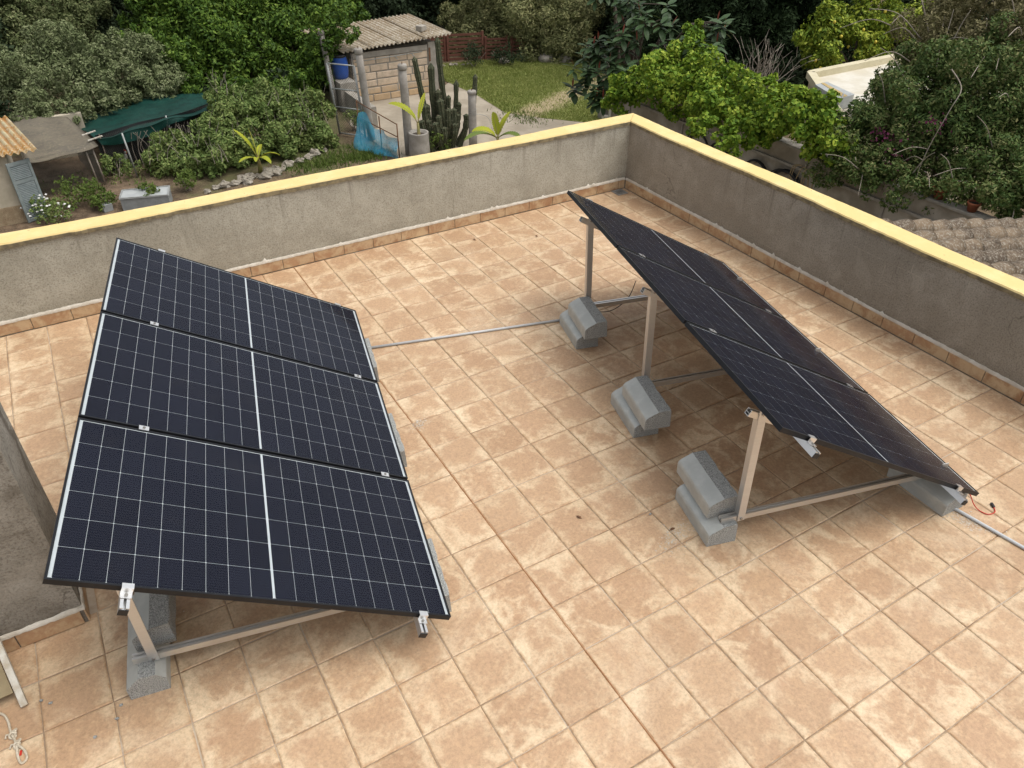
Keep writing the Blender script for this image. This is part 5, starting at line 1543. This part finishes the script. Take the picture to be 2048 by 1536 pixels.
concrete_post(5.98, 18.62, 2.50, 0.10, 'concrete post at the hinge side of the wire gate', -0.12, 0.0)
concrete_post(6.42, 16.95, 2.38, 0.105, 'concrete post in front of the hut wall behind the potted banana', -0.02, 0.0)
concrete_post(8.12, 16.40, 1.62, 0.105, 'concrete post right of the cactus with a wire wound round it', 0.0, 0.0)
b = B()
for k in range(3):
    b.tube([(8.12 + 0.115 * math.cos(a), 16.40 + 0.115 * math.sin(a), -2.6 + 0.06 * k + 0.012 * math.sin(2 * a + k)) for a in np.linspace(0, 6.3, 20)], 0.005, 5)
b.tube(smooth_path([(8.23, 16.35, -2.6), (8.5, 16.2, -2.7), (8.6, 16.1, -3.1), (8.75, 16.05, -3.4)]), 0.005, 5)
tag(b.obj('tie_wire', M['galv'], None, True, (8.12, 16.4, -2.6)), 'pale wire wound round the post beside the cactus', 'wire')

gt = thing('wire_gate', (5.6, 19.1, ZG), 'tall galvanised gate frame with chain link below the hut', 'gate')
g0 = Vector((5.32, 19.45, ZG + 0.04)); g1 = Vector((5.86, 18.80, ZG + 0.04)); gu = Vector((-0.10, 0.02, 1.98))
for a, c in ((g0, g0 + gu), (g1, g1 + gu)):
    b = B(); b.tube([a, c], 0.030, 8); b.obj('stile', M['galv'], gt, True)
for f in (0.02, 0.40, 0.66, 1.0):
    b = B(); b.tube([g0 + gu * f, g1 + gu * f], 0.020, 8); b.obj('crossbar', M['galv'], gt, True)
def chainlink(parent, p0, p1, up, pitch, r, name='chain_link', mat='wire', sides=3):
    p0 = Vector(p0); d = Vector(p1) - p0; up = Vector(up)
    L = d.length; H = up.length
    b = B()
    for sgn in (1, -1):
        k = -int(H / pitch) - 1
        while k * pitch < L + H:
            x0 = k * pitch
            # line x = x0 + sgn*z (slope one), clipped to the panel
            if sgn > 0:
                za, zb = max(0, -x0), min(H, L - x0)
                pa, pb = x0 + za, x0 + zb
            else:
                za, zb = max(0, x0 - L), min(H, x0)
                pa, pb = x0 - za, x0 - zb
            if zb - za > 0.02:
                b.tube([p0 + d * (pa / L) + up * (za / H), p0 + d * (pb / L) + up * (zb / H)], r, sides, False)
            k += 1
    return tag(b.obj(name, M[mat], parent), None, None, None, 'stuff')
chainlink(gt, g0 + gu * 0.02, g1 + gu * 0.02, gu * 0.96, 0.075, 0.0028)
pl_ = B(); pl_.box((6.42, 20.5, -3.28), (0.24, 2.0, 0.64)); pl_.box((6.45, 22.1, -3.1605), (0.52, 1.2, 0.879))
tag(pl_.obj('concrete_plinth', M['cement'], None, False, (6.25, 21.5, ZG)), 'low grey concrete wall seen through the wire gate', 'wall')
br_ = thing('plastic_barrel', (6.47, 22.15, -2.72), 'blue plastic barrel on the ledge left of the hut', 'barrel')
b = B(); b.lathe([(0.20, 0), (0.225, 0.03), (0.25, 0.18), (0.255, 0.34), (0.25, 0.50), (0.225, 0.62), (0.22, 0.66)], 20, (6.47, 22.15, -2.72)); b.obj('drum', M['blue'], br_, True)
b = B(); b.lathe([(0.235, 0.64), (0.24, 0.66), (0.24, 0.70), (0.20, 0.715)], 20, (6.47, 22.15, -2.72)); b.obj('lid', M['black_plastic'], br_, True)

nf = thing('netting_frame', (5.9, 17.6, ZG), 'rusty iron frame hung with torn bright blue netting', 'frame')
fa = Vector((5.55, 18.35, ZG)); fb_ = Vector((6.02, 16.72, ZG))
def fp(f, z): return fa.lerp(fb_, f) + Vector((0, 0, z))
for f, z0, z1 in ((0.0, 0, 1.25), (0.56, 0.0, 1.02), (1.0, 0, 0.98)):
    b = B(); b.tube([fp(f, z0), fp(f, z1)], 0.016, 6); b.obj('upright', M['rust'], nf, True)
for z0, z1 in ((1.22, 0.96), (0.80, 0.62)):
    b = B(); b.tube([fp(0, z0), fp(1, z1)], 0.014, 6); b.obj('rail', M['rust'], nf, True)
b = B()
nu, nv = 30, 16
vs = []; fs = []; uv = []
for i in range(nu + 1):
    f = i / nu
    topz = (0.62 + 0.35 * max(0, math.sin(f * 5.2 + 1.0))) * (1 if f < 0.62 else 0.9)
    for j in range(nv + 1):
        g = j / nv
        z = 0.02 + topz * g
        out = 0.32 * (1 - f) * (1 - g) ** 1.2 + 0.05 * math.sin(f * 14 + 3 * g) + 0.03 * math.sin(9 * g + 4 * f)
        p = fp(min(1, 0.06 + 0.94 * f), z) + Vector((-0.93, -0.27, 0)) * (out + 0.03)
        vs.append(p); uv.append((f * 1.7, g * topz))
for i in range(nu):
    for j in range(nv):
        fs.append((i * (nv + 1) + j, (i + 1) * (nv + 1) + j, (i + 1) * (nv + 1) + j + 1, i * (nv + 1) + j + 1))
b.add(vs, fs); b.uv = uv
b.obj('netting', M['bluenet'], nf, True)

pt_ = thing('concrete_planter', (6.55, 16.55, ZG), 'tall round concrete planter behind the parapet', 'planter')
b = B(); b.lathe([(0.30, 0.0), (0.28, 0.3), (0.27, 0.70), (0.275, 0.72), (0.22, 0.72), (0.21, 0.66)], 20, (6.55, 16.55, ZG)); b.obj('pot', M['post'], pt_, True)
b = B(); b.lathe([(0.215, 0.60), (0.215, 0.655), (0.10, 0.67)], 16, (6.55, 16.55, ZG)); b.obj('soil', M['soil'], pt_, True)
banana((6.50, 16.45), 1.00, [(140, 0.98, 0.20, 68, 75, 'banana', 25), (35, 0.85, 0.15, 66, 22, 'banana', -50)], 'banana plant with two torn leaves rising by the concrete planter')
banana((8.05, 14.9), 0.80, [(20, 0.80, 0.34, 62, 30, 'banana', 25), (150, 0.75, 0.32, 50, 75, 'banana', 10), (190, 1.15, 0.30, 38, 60, 'banana_green', 0), (-60, 0.8, 0.3, 45, 80, 'banana_green', 0), (80, 0.7, 0.3, 70, 30, 'banana', 60)], 'banana plant whose broad leaves show just above the yellow coping')

# ---- red slatted fence behind the lawn
fn = thing('slatted_fence', (13.6, 25.1, ZG), 'red brown slatted fence at the back of the lawn', 'fence')
def slat_panel(x0, y0, x1, y1, h, n):
    for k in range(n):
        z = ZG + 0.08 + (h - 0.1) * k / (n - 1)
        b = B(); b.bar((x0, y0, z), (x1, y1, z + random.uniform(-0.012, 0.012)), 0.02, (h - 0.1) / n * 0.72)
        b.obj('slat', M['slat'], fn)
    for f in (0.0, 1.0):
        b = B(); b.box((x0 + (x1 - x0) * f, y0 + (y1 - y0) * f + 0.03, ZG + (h + 0.08) / 2), (0.09, 0.09, h + 0.08)); b.obj('post', M['slat'], fn)
slat_panel(10.8, 26.0, 11.9, 25.75, 0.92, 7)
slat_panel(12.0, 25.7, 13.3, 25.3, 0.95, 7)
slat_panel(13.4, 25.25, 14.2, 25.0, 0.75, 6)
slat_panel(14.35, 24.85, 15.4, 24.5, 0.74, 6)
slat_panel(11.3, 27.2, 12.0, 27.0, 1.0, 7)

# ---- rocks
GR = 'limestone rocks edging the beds'
rk = [(0.98, 16.99), (1.21, 17.12), (1.44, 17.14), (1.69, 17.14), (1.92, 17.28), (2.13, 17.36), (2.35, 17.40), (2.62, 17.46), (2.85, 17.48), (3.05, 17.53), (3.25, 17.72), (3.61, 17.88), (3.9, 18.05), (4.15, 18.2), (4.45, 18.4), (2.0, 17.08), (2.5, 17.22), (2.8, 17.3)]
for k, (x, y) in enumerate(rk):
    b = B(); s_ = random.uniform(0.07, 0.14)
    b.blob((x, y, ZG + s_ * 0.4), (s_ * 1.25, s_, s_ * 0.8), k + 3, 0.35, 9, 6)
    tag(b.obj('rock', M['rock'], None, False, (x, y, ZG)), 'pale limestone rock edging the shrub bed', 'rock', GR)
for k, (x, y, s_, lab) in enumerate([(15.25, 23.75, 0.30, 'left one of two rounded boulders behind the lawn'), (15.85, 23.35, 0.27, 'right one of two rounded boulders behind the lawn'), (13.7, 24.35, 0.2, 'low brownish boulder before the right panel of the red fence')]):
    b = B(); b.blob((x, y, ZG + s_ * 0.4), (s_ * 1.15, s_, s_ * 0.72), k + 40, 0.16, 14, 10)
    tag(b.obj('boulder', M['rock'], None, True, (x, y, ZG)), lab, 'boulder')
for k in range(9):
    x, y = 10.6 + 0.22 * k + rng.normal(0, .05), 25.25 - 0.06 * k + rng.normal(0, .08)
    b = B(); s_ = random.uniform(0.06, 0.12); b.blob((x, y, ZG + s_ * .4), (s_ * 1.2, s_, s_ * .8), k + 60, 0.3, 8, 5)
    tag(b.obj('rock', M['rock'], None, False, (x, y, ZG)), 'pale rock at the foot of the red slatted fence', 'rock', 'rocks below the red fence')
ch_ = thing('concrete_block', (13.0, 16.9, ZG), 'grey hollow concrete block post under the rubber plant', 'block')
b = B()
for sx in (-0.13, 0.13):
    b.box((13.0 + sx, 16.9, ZG + 0.30), (0.10, 0.22, 0.60))
b.box((13.0, 16.9, ZG + 0.06), (0.158, 0.22, 0.12)); b.box((13.0, 16.9, ZG + 0.50), (0.158, 0.22, 0.20))
bev(b.obj('shell', M['post'], ch_), 0.01)

# ---- hen run: coop, nets, fence, lean-to, shutter
cp = thing('hen_coop', (-1.7, 19.6, ZG), 'low hen coop under a sagging fibre board roof', 'coop')
b = B()
c00, c10, c11, c01 = Vector((-2.62, 18.42, -2.62)), Vector((-1.02, 18.68, -2.56)), Vector((-1.45, 21.0, -2.46)), Vector((-2.75, 21.9, -2.44))
nu, nv = 16, 12
vs = []; fs = []
for side in (0, 1):
    for i in range(nu + 1):
        for j in range(nv + 1):
            f, g = i / nu, j / nv
            p = (c00.lerp(c10, f)).lerp(c01.lerp(c11, f), g)
            p = p + Vector((0, 0, -0.05 * math.sin(math.pi * f) * (1 - g) - 0.02 * math.sin(3 * math.pi * f + 2 * g) - 0.012 * side + 0.03 * (1 - g) ** 4 * -1))
            vs.append(p)
m_ = (nu + 1) * (nv + 1)
for i in range(nu):
    for j in range(nv):
        a = i * (nv + 1) + j; c = a + nv + 1
        fs.append((a, c, c + 1, a + 1)); fs.append((m_ + a, m_ + a + 1, m_ + c + 1, m_ + c))
for i in range(nu):
    for j in (0, nv):
        a = i * (nv + 1) + j; c = a + nv + 1
        fs.append((a, m_ + a, m_ + c, c))
for i in (0, nu):
    for j in range(nv):
        a = i * (nv + 1) + j
        fs.append((a, a + 1, m_ + a + 1, m_ + a))
b.add(vs, fs); b.obj('roof_board', M['flatsheet'], cp, True)
b = B(); b.box((-1.95, 21.5, (ZG - 2.5) / 2), (1.7, 0.16, -2.5 - ZG)); b.obj('back_wall', M['wallbeige'], cp)
for x, y in ((-1.12, 18.8), (-2.55, 18.6), (-1.28, 18.76)):
    b = B(); b.tube([(x, y, ZG), (x - 0.05, y, -2.62)], 0.022, 6); b.obj('post', M['twig'], cp, True)
chainlink(cp, (-2.55, 18.62, ZG), (-1.2, 18.82, ZG), (0, 0, 0.98), 0.05, 0.0024)
chainlink(cp, (-1.15, 18.85, ZG), (-1.5, 21.0, ZG), (0, 0, 1.0), 0.06, 0.0024)
for k in range(2):
    b = B(); b.bar((-1.20 - 0.08 * k, 19.0 + 0.5 * k, -2.53), (-0.85 - 0.1 * k, 19.05 + 0.5 * k, -2.48), 0.05, 0.02); b.obj('roof_batten', M['white_wood'], cp)

gn = thing('shade_net', (0.6, 20.6, ZG), 'dark green shade netting sagging over the hen run', 'netting')
b = B(); nu, nv = 40, 16
vs = []; fs = []; uv = []
e00, e10, e11, e01 = Vector((-0.97, 19.25, -2.60)), Vector((3.0, 20.75, -2.58)), Vector((3.4, 24.2, -3.05)), Vector((-1.5, 23.8, -2.98))
for i in range(nu + 1):
    for j in range(nv + 1):
        f, g = i / nu, j / nv
        p = e00.lerp(e10, f).lerp(e01.lerp(e11, f), g)
        sag = 0.09 * math.sin(math.pi * g) * (0.6 + 0.4 * math.sin(6 * f + 1)) + 0.03 * math.sin(11 * f + 5 * g) + 0.025 * math.sin(23 * f - 7 * g) + 0.02 * math.sin(17 * g + 3 * f)
        vs.append(p - Vector((0, 0, sag))); uv.append((f * 5.9 + g * 0.7, g * 3.2 - f * 0.7))
for i in range(nu):
    for j in range(nv):
        fs.append((i * (nv + 1) + j, (i + 1) * (nv + 1) + j, (i + 1) * (nv + 1) + j + 1, i * (nv + 1) + j + 1))
k0 = len(vs)
for i in range(nu + 1):
    top = vs[i * (nv + 1)]
    for j in range(5):
        g = j / 4
        vs.append(Vector((top.x + 0.05 * math.sin(15 * i / nu + 2 * g) * g, top.y + 0.02 + 0.06 * math.sin(21 * i / nu) * g, top.z - (0.16 + 0.10 * math.sin(7 * i / nu)) * g))); uv.append((i / nu * 5.9, -g * 0.3))
for i in range(nu):
    for j in range(4):
        fs.append((k0 + i * 5 + j, k0 + i * 5 + 5 + j, k0 + i * 5 + 6 + j, k0 + i * 5 + 1 + j))
b.add(vs, fs); b.uv = uv
b.obj('net_sheet', M['greennet'], gn, True)
for x, y in ((-0.9, 19.35), (2.95, 20.85)):
    b = B(); b.tube([(x, y, ZG), (x, y, -2.52)], 0.02, 6); b.obj('support_pole', M['bark'], gn, True)
cf = thing('chain_link_fence', (0.4, 19.6, ZG), 'dark chain link fence on thin posts below the green net', 'fence')
chainlink(cf, (-1.0, 19.35, ZG), (2.2, 20.85, ZG), (0, 0, 1.02), 0.065, 0.0035)
b = B(); nu = 24; vs = []; fs = []
for i in range(nu + 1):
    f = i / nu
    x, y = -1.0 + 3.9 * f, 19.55 + 1.6 * f + 0.05 * math.sin(9 * f)
    for z in (0.0, 0.35, 0.7, 1.0):
        vs.append((x, y + 0.06 * math.sin(12 * f + 4 * z), ZG + 0.02 + z))
for i in range(nu):
    for q in range(3):
        fs.append((4 * i + q, 4 * i + 4 + q, 4 * i + 5 + q, 4 * i + 1 + q))
b.add(vs, fs); b.obj('windbreak_cloth', M['black_plastic'], cf, True)
for x, y, h in ((-0.35, 18.9, 1.15), (0.9, 20.2, 1.05), (2.2, 20.85, 1.05)):
    b = B(); b.tube([(x, y, ZG), (x - 0.06, y + 0.02, ZG + h)], 0.022, 7); b.obj('post', M['galv'], cf, True)
for k in range(14):
    x = rng.uniform(-0.2, 2.2)
    b = B(); b.tube(smooth_path([(x, 19.6, ZG), (x + rng.normal(0, .1), 19.6, ZG + 0.5), (x + rng.normal(-0.1, .2), 19.5, ZG + 0.95)], 4), [0.008] * 9, 5); b.obj('dry_stalk', M['twig'], cf)

cb = thing('cold_frame', (-0.45, 17.1, ZG), 'grey mesh covered cold frame box standing in the bed', 'cold frame')
q0 = [(-0.99, 16.80), (0.02, 16.46), (0.16, 17.02), (-0.86, 17.30)]
b = B(); b.extrude([(x, y, ZG) for x, y in q0], (0, 0, 0.30)); b.obj('box', M['greybox'], cb)
b = B(); b.extrude([(x + (0.02 if k in (1, 2) else -0.02), y + (-.02 if k < 2 else .02), ZG + 0.302) for k, (x, y) in enumerate(q0)], (0, 0, 0.014)); b.obj('lid', M['polyc'], cb)
for k in range(4):
    p, q = q0[k], q0[(k + 1) % 4]
    b = B(); b.bar((p[0], p[1], ZG + 0.325), (q[0], q[1], ZG + 0.325), 0.03, 0.016); b.obj('rim', M['galv'], cb)
b = B(); b.box((-1.3, 17.02, ZG + 0.09), (0.22, 0.16, 0.18), Matrix.Rotation(0.3, 3, 'Z'))
tag(bev(b.obj('crate', M['greybox'], None, False, (-1.3, 17.02, ZG)), 0.01), 'small grey crate just above the yellow coping at the left', 'crate')

lt = thing('lean_to', (-3.3, 17.4, ZG), 'beige lean-to with a rusty corrugated roof at the left edge', 'outbuilding')
b = B(); b.box((-3.72, 18.3, -2.63), (1.62, 2.0, 1.14)); b.obj('upper_wall', M['wallbeige'], lt)
b = B(); b.box((-3.72, 18.3, -3.40), (1.66, 2.04, 0.40)); b.obj('rough_cast_base', M['render_lower'], lt)
corrugated('roof_sheet', lt, (-4.6, 17.05, -2.03), (2.34, 0.13, 0.0), (-0.45, 2.2, 0.22), 20, 0.145, 0.030, M['rustroof'])
sh_ = thing('louvred_shutter', (-2.75, 17.3, ZG), 'tall grey blue louvred shutter standing at the lean-to corner', 'shutter')
s0 = Vector((-2.93, 17.16, ZG + 0.02)); s1 = Vector((-2.52, 17.34, ZG + 0.02)); su = Vector((0, 0.0, 1.36))
for a in (s0, s1):
    b = B(); b.bar(a, a + su, 0.055, 0.035, (0.4, -0.9, 0)); b.obj('stile', M['shutter'], sh_)
for f in (0.03, 0.68, 0.97):
    b = B(); b.bar(s0 + su * f, s1 + su * f, 0.030, 0.075, (0, 0, 1)); b.obj('crossrail', M['shutter'], sh_)
nl = 34
for k in range(nl):
    f = 0.065 + 0.875 * k / (nl - 1)
    if abs(f - 0.68) < 0.03: continue
    dxy = (s1 - s0).normalized(); nn = Vector((dxy.y, -dxy.x, 0))
    b = B(); b.bar(s0 + su * f + dxy * 0.02, s1 + su * f - dxy * 0.02, 0.030, 0.006, (nn * 0.75 + Vector((0, 0, 0.66))))
    b.obj('louvre', M['shutter'], sh_)
b = B(); dxy = (s1 - s0).normalized(); b.box((s0 + s1) / 2 + su * 0.5 + Vector((-dxy.y, dxy.x, 0)) * 0.035, (0.42, 0.006, 1.30), Matrix.Rotation(math.atan2(dxy.y, dxy.x), 3, 'Z')); b.obj('backing', M['black_plastic'], sh_)

# ---- a hen in the run
hn = thing('hen', (-0.55, 19.75, ZG), 'grey speckled hen with a red comb standing by the fence', 'hen')
hb = Vector((-0.55, 19.75, ZG))
def hp(x, z): return hb + Vector((x * 0.75, -x * 0.66, z))
b = B()
b.tube(smooth_path([hp(-0.24, 0.40), hp(-0.17, 0.32), hp(-0.06, 0.25), hp(0.06, 0.24), hp(0.13, 0.31), hp(0.155, 0.39), hp(0.165, 0.445), hp(0.20, 0.465)], 4),
       [0.015, 0.025, 0.04, 0.055, 0.075, 0.088, 0.098, 0.105, 0.110, 0.112, 0.112, 0.110, 0.105, 0.098, 0.088, 0.076, 0.066, 0.056, 0.048, 0.042, 0.038, 0.035, 0.033, 0.032, 0.033, 0.034, 0.032, 0.028, 0.014], 12)
b.obj('body', M['feather'], hn, True)
for s_ in (-0.045, 0.045):
    b = B(); o2 = Vector((0.66, 0.75, 0)) * s_
    b.tube([hp(0.01, 0.18) + o2, hp(0.0, 0.10) + o2, hp(0.015, 0.0) + o2], [0.022, 0.010, 0.009], 6)
    for a in (-0.5, 0.0, 0.5):
        b.tube([hp(0.015, 0.008) + o2, hp(0.065, 0.006) + o2 + Vector((0.66, 0.75, 0)) * a * 0.06], [0.007, 0.004], 5)
    b.obj('leg', M['beak'], hn, True)
b = B(); b.extrude([hp(0.145, 0.475), hp(0.20, 0.485), hp(0.205, 0.515), hp(0.185, 0.505), hp(0.178, 0.53), hp(0.16, 0.51), hp(0.145, 0.525)], Vector((0.66, 0.75, 0)) * 0.012); b.obj('comb', M['comb'], hn)
b = B(); b.tube([hp(0.195, 0.465), hp(0.235, 0.455)], [0.014, 0.002], 6); b.obj('beak', M['beak'], hn, True)
b = B(); b.blob(hp(0.195, 0.435), (0.012, 0.012, 0.022), 3, 0.1, 6, 5); b.obj('wattle', M['comb'], hn, True)

# ---- boundary wall on the right, hoses, pots
bw = thing('boundary_wall', (11.1, 7.5, ZG), 'stained grey boundary wall under the grape vine', 'wall')
b = B(); b.box((11.1, 7.0, (ZG - 1.50) / 2), (0.2, 14.0, -1.50 - ZG)); b.obj('wall_body', M['boundary'], bw)
b = B(); b.box((11.08, 7.0, -1.47), (0.26, 14.04, 0.055)); bev(b.obj('coping', M['cement'], bw), 0.012)
for y in (13.2, 11.2, 9.4, 7.5, 5.6, 3.6):
    b = B(); b.box((10.985, y, (ZG - 1.7) / 2), (0.025, 0.03, -1.7 - ZG)); b.obj('rib', M['cement'], bw)
b = B(); b.bar((10.975, 13.9, -1.88), (10.975, 2.0, -1.80), 0.035, 0.05); b.obj('ledge', M['cement'], bw)
GH = 'hose coils hung on the boundary wall'
def coil(y, z, r, n, rr, mat, label, group=GH):
    t = thing('hose_coil', (10.90, y, z - r), label, 'hose', group)
    for k in range(n):
        b = B()
        cy, cz, q = y + rng.normal(0, .02), z - r + rng.normal(0, .015), r * rng.uniform(0.92, 1.06)
        pts = [(10.955 - 0.03 * rng.random() - 0.02 * k / 2, cy + q * math.cos(a), cz + q * 1.08 * math.sin(a)) for a in np.linspace(0, 2 * math.pi, 30)]
        b.tube(pts, rr, 6, False); b.obj('turn', M[mat], t, True)
    b = B(); b.tube([(11.0, y, z - 0.01), (10.82, y, z - 0.005)], 0.008, 6); b.obj('hook', M['rust'], t)
coil(10.55, -1.96, 0.36, 5, 0.016, 'hose', 'farthest thick black hose coil on the boundary wall')
coil(9.85, -1.98, 0.30, 5, 0.016, 'hose', 'second black hose coil from the far end of the boundary wall')
coil(8.70, -2.02, 0.40, 6, 0.013, 'hose', 'tangled black hose coil left of the largest one')
coil(7.85, -1.98, 0.46, 7, 0.015, 'hose', 'largest black hose coil, nearest to the tan hoses')
for k in range(7):
    y = 7.70 - 0.095 * k + rng.normal(0, 0.02)
    b = B(); b.tube(smooth_path([(10.90, y - 0.1, -1.72), (10.86, y + 0.02 + rng.normal(0, .03), -1.80), (10.92, y + 0.06 + rng.normal(0, .04), -2.25), (10.93, y + rng.normal(0, .08), -2.75), (10.93, y + rng.normal(0, .1), -3.3)], 5), 0.011, 6)
    tag(b.obj('tan_hose', M['tanhose'], None, True, (10.9, y, -2.5)), 'thin tan hose hanging down the boundary wall', 'hose', 'tan hoses hanging on the boundary wall')
hgp = [(10.75, 7.1, -1.60, 0.26), (10.7, 6.9, -1.72, 0.22), (10.78, 6.65, -1.6, 0.25)]
t = thing('trailing_plant', (10.8, 6.9, -1.5), 'dark green feathery plant hanging over the tan hoses', 'plant')
P, Nn = crown_points(hgp, 0.4, 200, 0.8, 0.1, zmin=-2.6)
V, F = leaf_arrays(P, Nn, 0.09, 0.03, 0.8)
link('foliage', np_mesh('trailing', V - np.array([10.8, 6.9, -1.5]), F, M['boug']), t)
def pot(x, y, z, r, h, label, group='terracotta pots by the boundary wall'):
    t = thing('terracotta_pot', (x, y, z), label, 'pot', group)
    b = B(); b.lathe([(r * 0.68, 0), (r * 0.95, h * 0.78), (r * 1.08, h * 0.78), (r * 1.08, h), (r * 0.92, h), (r * 0.88, h * 0.85)], 18, (x, y, z)); b.obj('pot', M['terracotta'], t, True)
    b = B(); b.lathe([(r * 0.89, h * 0.80), (r * 0.89, h * 0.86), (r * 0.4, h * 0.88)], 14, (x, y, z)); b.obj('soil', M['soil'], t, True)
pot(11.08, 4.95, -1.442, 0.10, 0.18, 'left terracotta pot on top of the boundary wall')
pot(11.08, 4.72, -1.442, 0.11, 0.19, 'right terracotta pot on top of the boundary wall')
pot(11.08, 4.10, -1.442, 0.10, 0.16, 'terracotta pot farther right along the boundary wall')
tp = thing('terracotta_trough', (9.6, 4.25, -2.45), 'red plastic trough with a round pot beyond the porch roof', 'trough', 'terracotta pots by the boundary wall')
b = B()
for sx, sy, wx, wy in ((-0.13, 0, 0.02, 0.6), (0.13, 0, 0.02, 0.6), (0, -0.29, 0.24, 0.02), (0, 0.29, 0.24, 0.02)):
    b.box((9.6 + sx, 4.25 + sy, -2.33), (wx, wy, 0.24))
b.box((9.6, 4.25, -2.435), (0.24, 0.56, 0.03)); b.obj('trough_body', M['terracotta'], tp)
b = B(); b.box((9.6, 4.25, -2.27), (0.236, 0.556, 0.03)); b.obj('soil', M['soil'], tp)
b = B(); b.box((9.65, 4.0, (ZG - 2.455) / 2), (0.7, 1.6, -2.455 - ZG)); tag(b.obj('plant_bench', M['cement'], None, False, (9.65, 4.0, ZG)), 'concrete bench carrying the pots beyond the porch roof', 'bench')
pot(9.78, 4.05, -2.453, 0.13, 0.24, 'round terracotta pot standing behind the red trough')

# ---- neighbour's white flat roof
nb_ = thing('neighbour_house', (15.5, 9.8, ZG), "neighbouring house with a white painted flat roof and cream edge", 'house')
WR = [(12.6, 8.0), (15.2, 11.3), (19.4, 11.4), (18.2, 7.2)]
b = B(); b.extrude([(x, y, ZG) for x, y in reversed(WR)], (0, 0, -1.45 - ZG)); b.obj('house_body', M['house_wall'], nb_)
b = B(); b.extrude([(x, y, -1.448) for x, y in reversed(WR)], (0, 0, 0.03)); b.obj('roof', M['whiteroof'], nb_)
for k in range(4):
    p, q = Vector(WR[k] + (0,)), Vector(WR[(k + 1) % 4] + (0,))
    z = Vector((0, 0, -1.34))
    b = B(); b.bar(p + z, q + z, 0.20, 0.16); b.obj('roof_kerb', M['creamband'], nb_)
pv = thing('plastic_cover', (13.9, 9.2, -1.4), 'grey plastic cover with an ochre stripe lying on the white roof', 'cover')
b = B(); b.extrude([(13.45, 8.95, -1.39), (14.05, 9.05, -1.39), (14.35, 10.1, -1.39), (13.9, 10.05, -1.39)], (0.0, 0.0, 0.26)); b.obj('sheet', M['polyc'], pv)
b = B(); b.extrude([(13.62, 9.0, -1.128), (13.80, 9.03, -1.128), (14.2, 10.05, -1.128), (14.1, 10.05, -1.128)], (0, 0, 0.006)); b.obj('stripe', M['ochre'], pv)
for (p, q) in (((13.3, 8.8, -1.12), (14.35, 9.55, -1.36)), ((13.0, 8.5, -1.36), (14.2, 8.9, -1.37))):
    b = B(); b.tube([p, Vector(p).lerp(Vector(q), 0.5) + Vector((0, 0, 0.12)), q], 0.018, 6); b.obj('hoop', M['galv'], pv, True)

# ---- porch roof of old clay tiles outside the right parapet
pf = thing('porch_roof', (7.0, 1.2, -0.4), 'porch roof of lichen covered curved clay tiles', 'roof')
def proof(x): return -0.2 - 0.22 * (x - 7.0)
X0r, X1r = 4.60, 9.75
b = B(); b.extrude([(X0r, -3.2, proof(X0r) - 0.20), (X1r, -3.2, proof(X1r) - 0.20), (X1r, -3.2, proof(X1r) - 0.10), (X0r, -3.2, proof(X0r) - 0.10)], (0, 5.80, 0)); b.obj('deck', M['soil'], pf)  # dark deck colour stands in for the shade in the gaps between tiles
for y in (-2.8, 2.35):
    b = B(); b.box((9.45, y, (ZG + proof(9.45) - 0.2) / 2), (0.3, 0.3, proof(9.45) - 0.2 - ZG)); b.obj('pillar', M['house_wall'], pf)
def clay_mesh(seed):
    r1, r2, L = 0.130, 0.100, 0.52
    rr = random.Random(seed)
    n, m_ = 9, 5
    vs = []; fs = []
    for side in (0, 1):
        for i in range(m_ + 1):
            f = i / m_
            r_ = r2 + (r1 - r2) * f - 0.014 * side
            for k in range(n + 1):
                a = math.pi * k / n
                vs.append((L * f, r_ * math.cos(a) + rr.uniform(-.0025, .0025), r_ * 1.05 * math.sin(a) + rr.uniform(-.0025, .0025)))
    q = (n + 1) * (m_ + 1)
    for i in range(m_):
        for k in range(n):
            a = i * (n + 1) + k; c = a + n + 1
            fs.append((a, a + 1, c + 1, c)); fs.append((q + a, q + c, q + c + 1, q + a + 1))
    for i in (0, m_):
        for k in range(n):
            a = i * (n + 1) + k
            fs.append((a, q + a, q + a + 1, a + 1))
    b = B(); b.add(vs, fs)
    return b.mesh('clay_tile', M['rooftile'], True)
CM = [clay_mesh(k) for k in range(4)]
sl = math.atan(0.22)
for r_ in range(22):
    y = 2.55 - 0.315 * r_
    if y < -3.0: break
    x = X0r - rng.uniform(0.0, 0.2)
    k = 0
    while x < X1r - 0.1:
        link('clay_tile', CM[(r_ * 7 + k * 3) % 4], pf, (max(x, 4.575) - 7.0, y + rng.normal(0, 0.008) - 1.2, proof(x) - 0.052 + 0.4 + rng.uniform(0, 0.012)), (rng.normal(0, .03), sl - 0.065 + rng.normal(0, .015), rng.normal(0, .018)))
        x += 0.41 + rng.uniform(-0.02, 0.02); k += 1
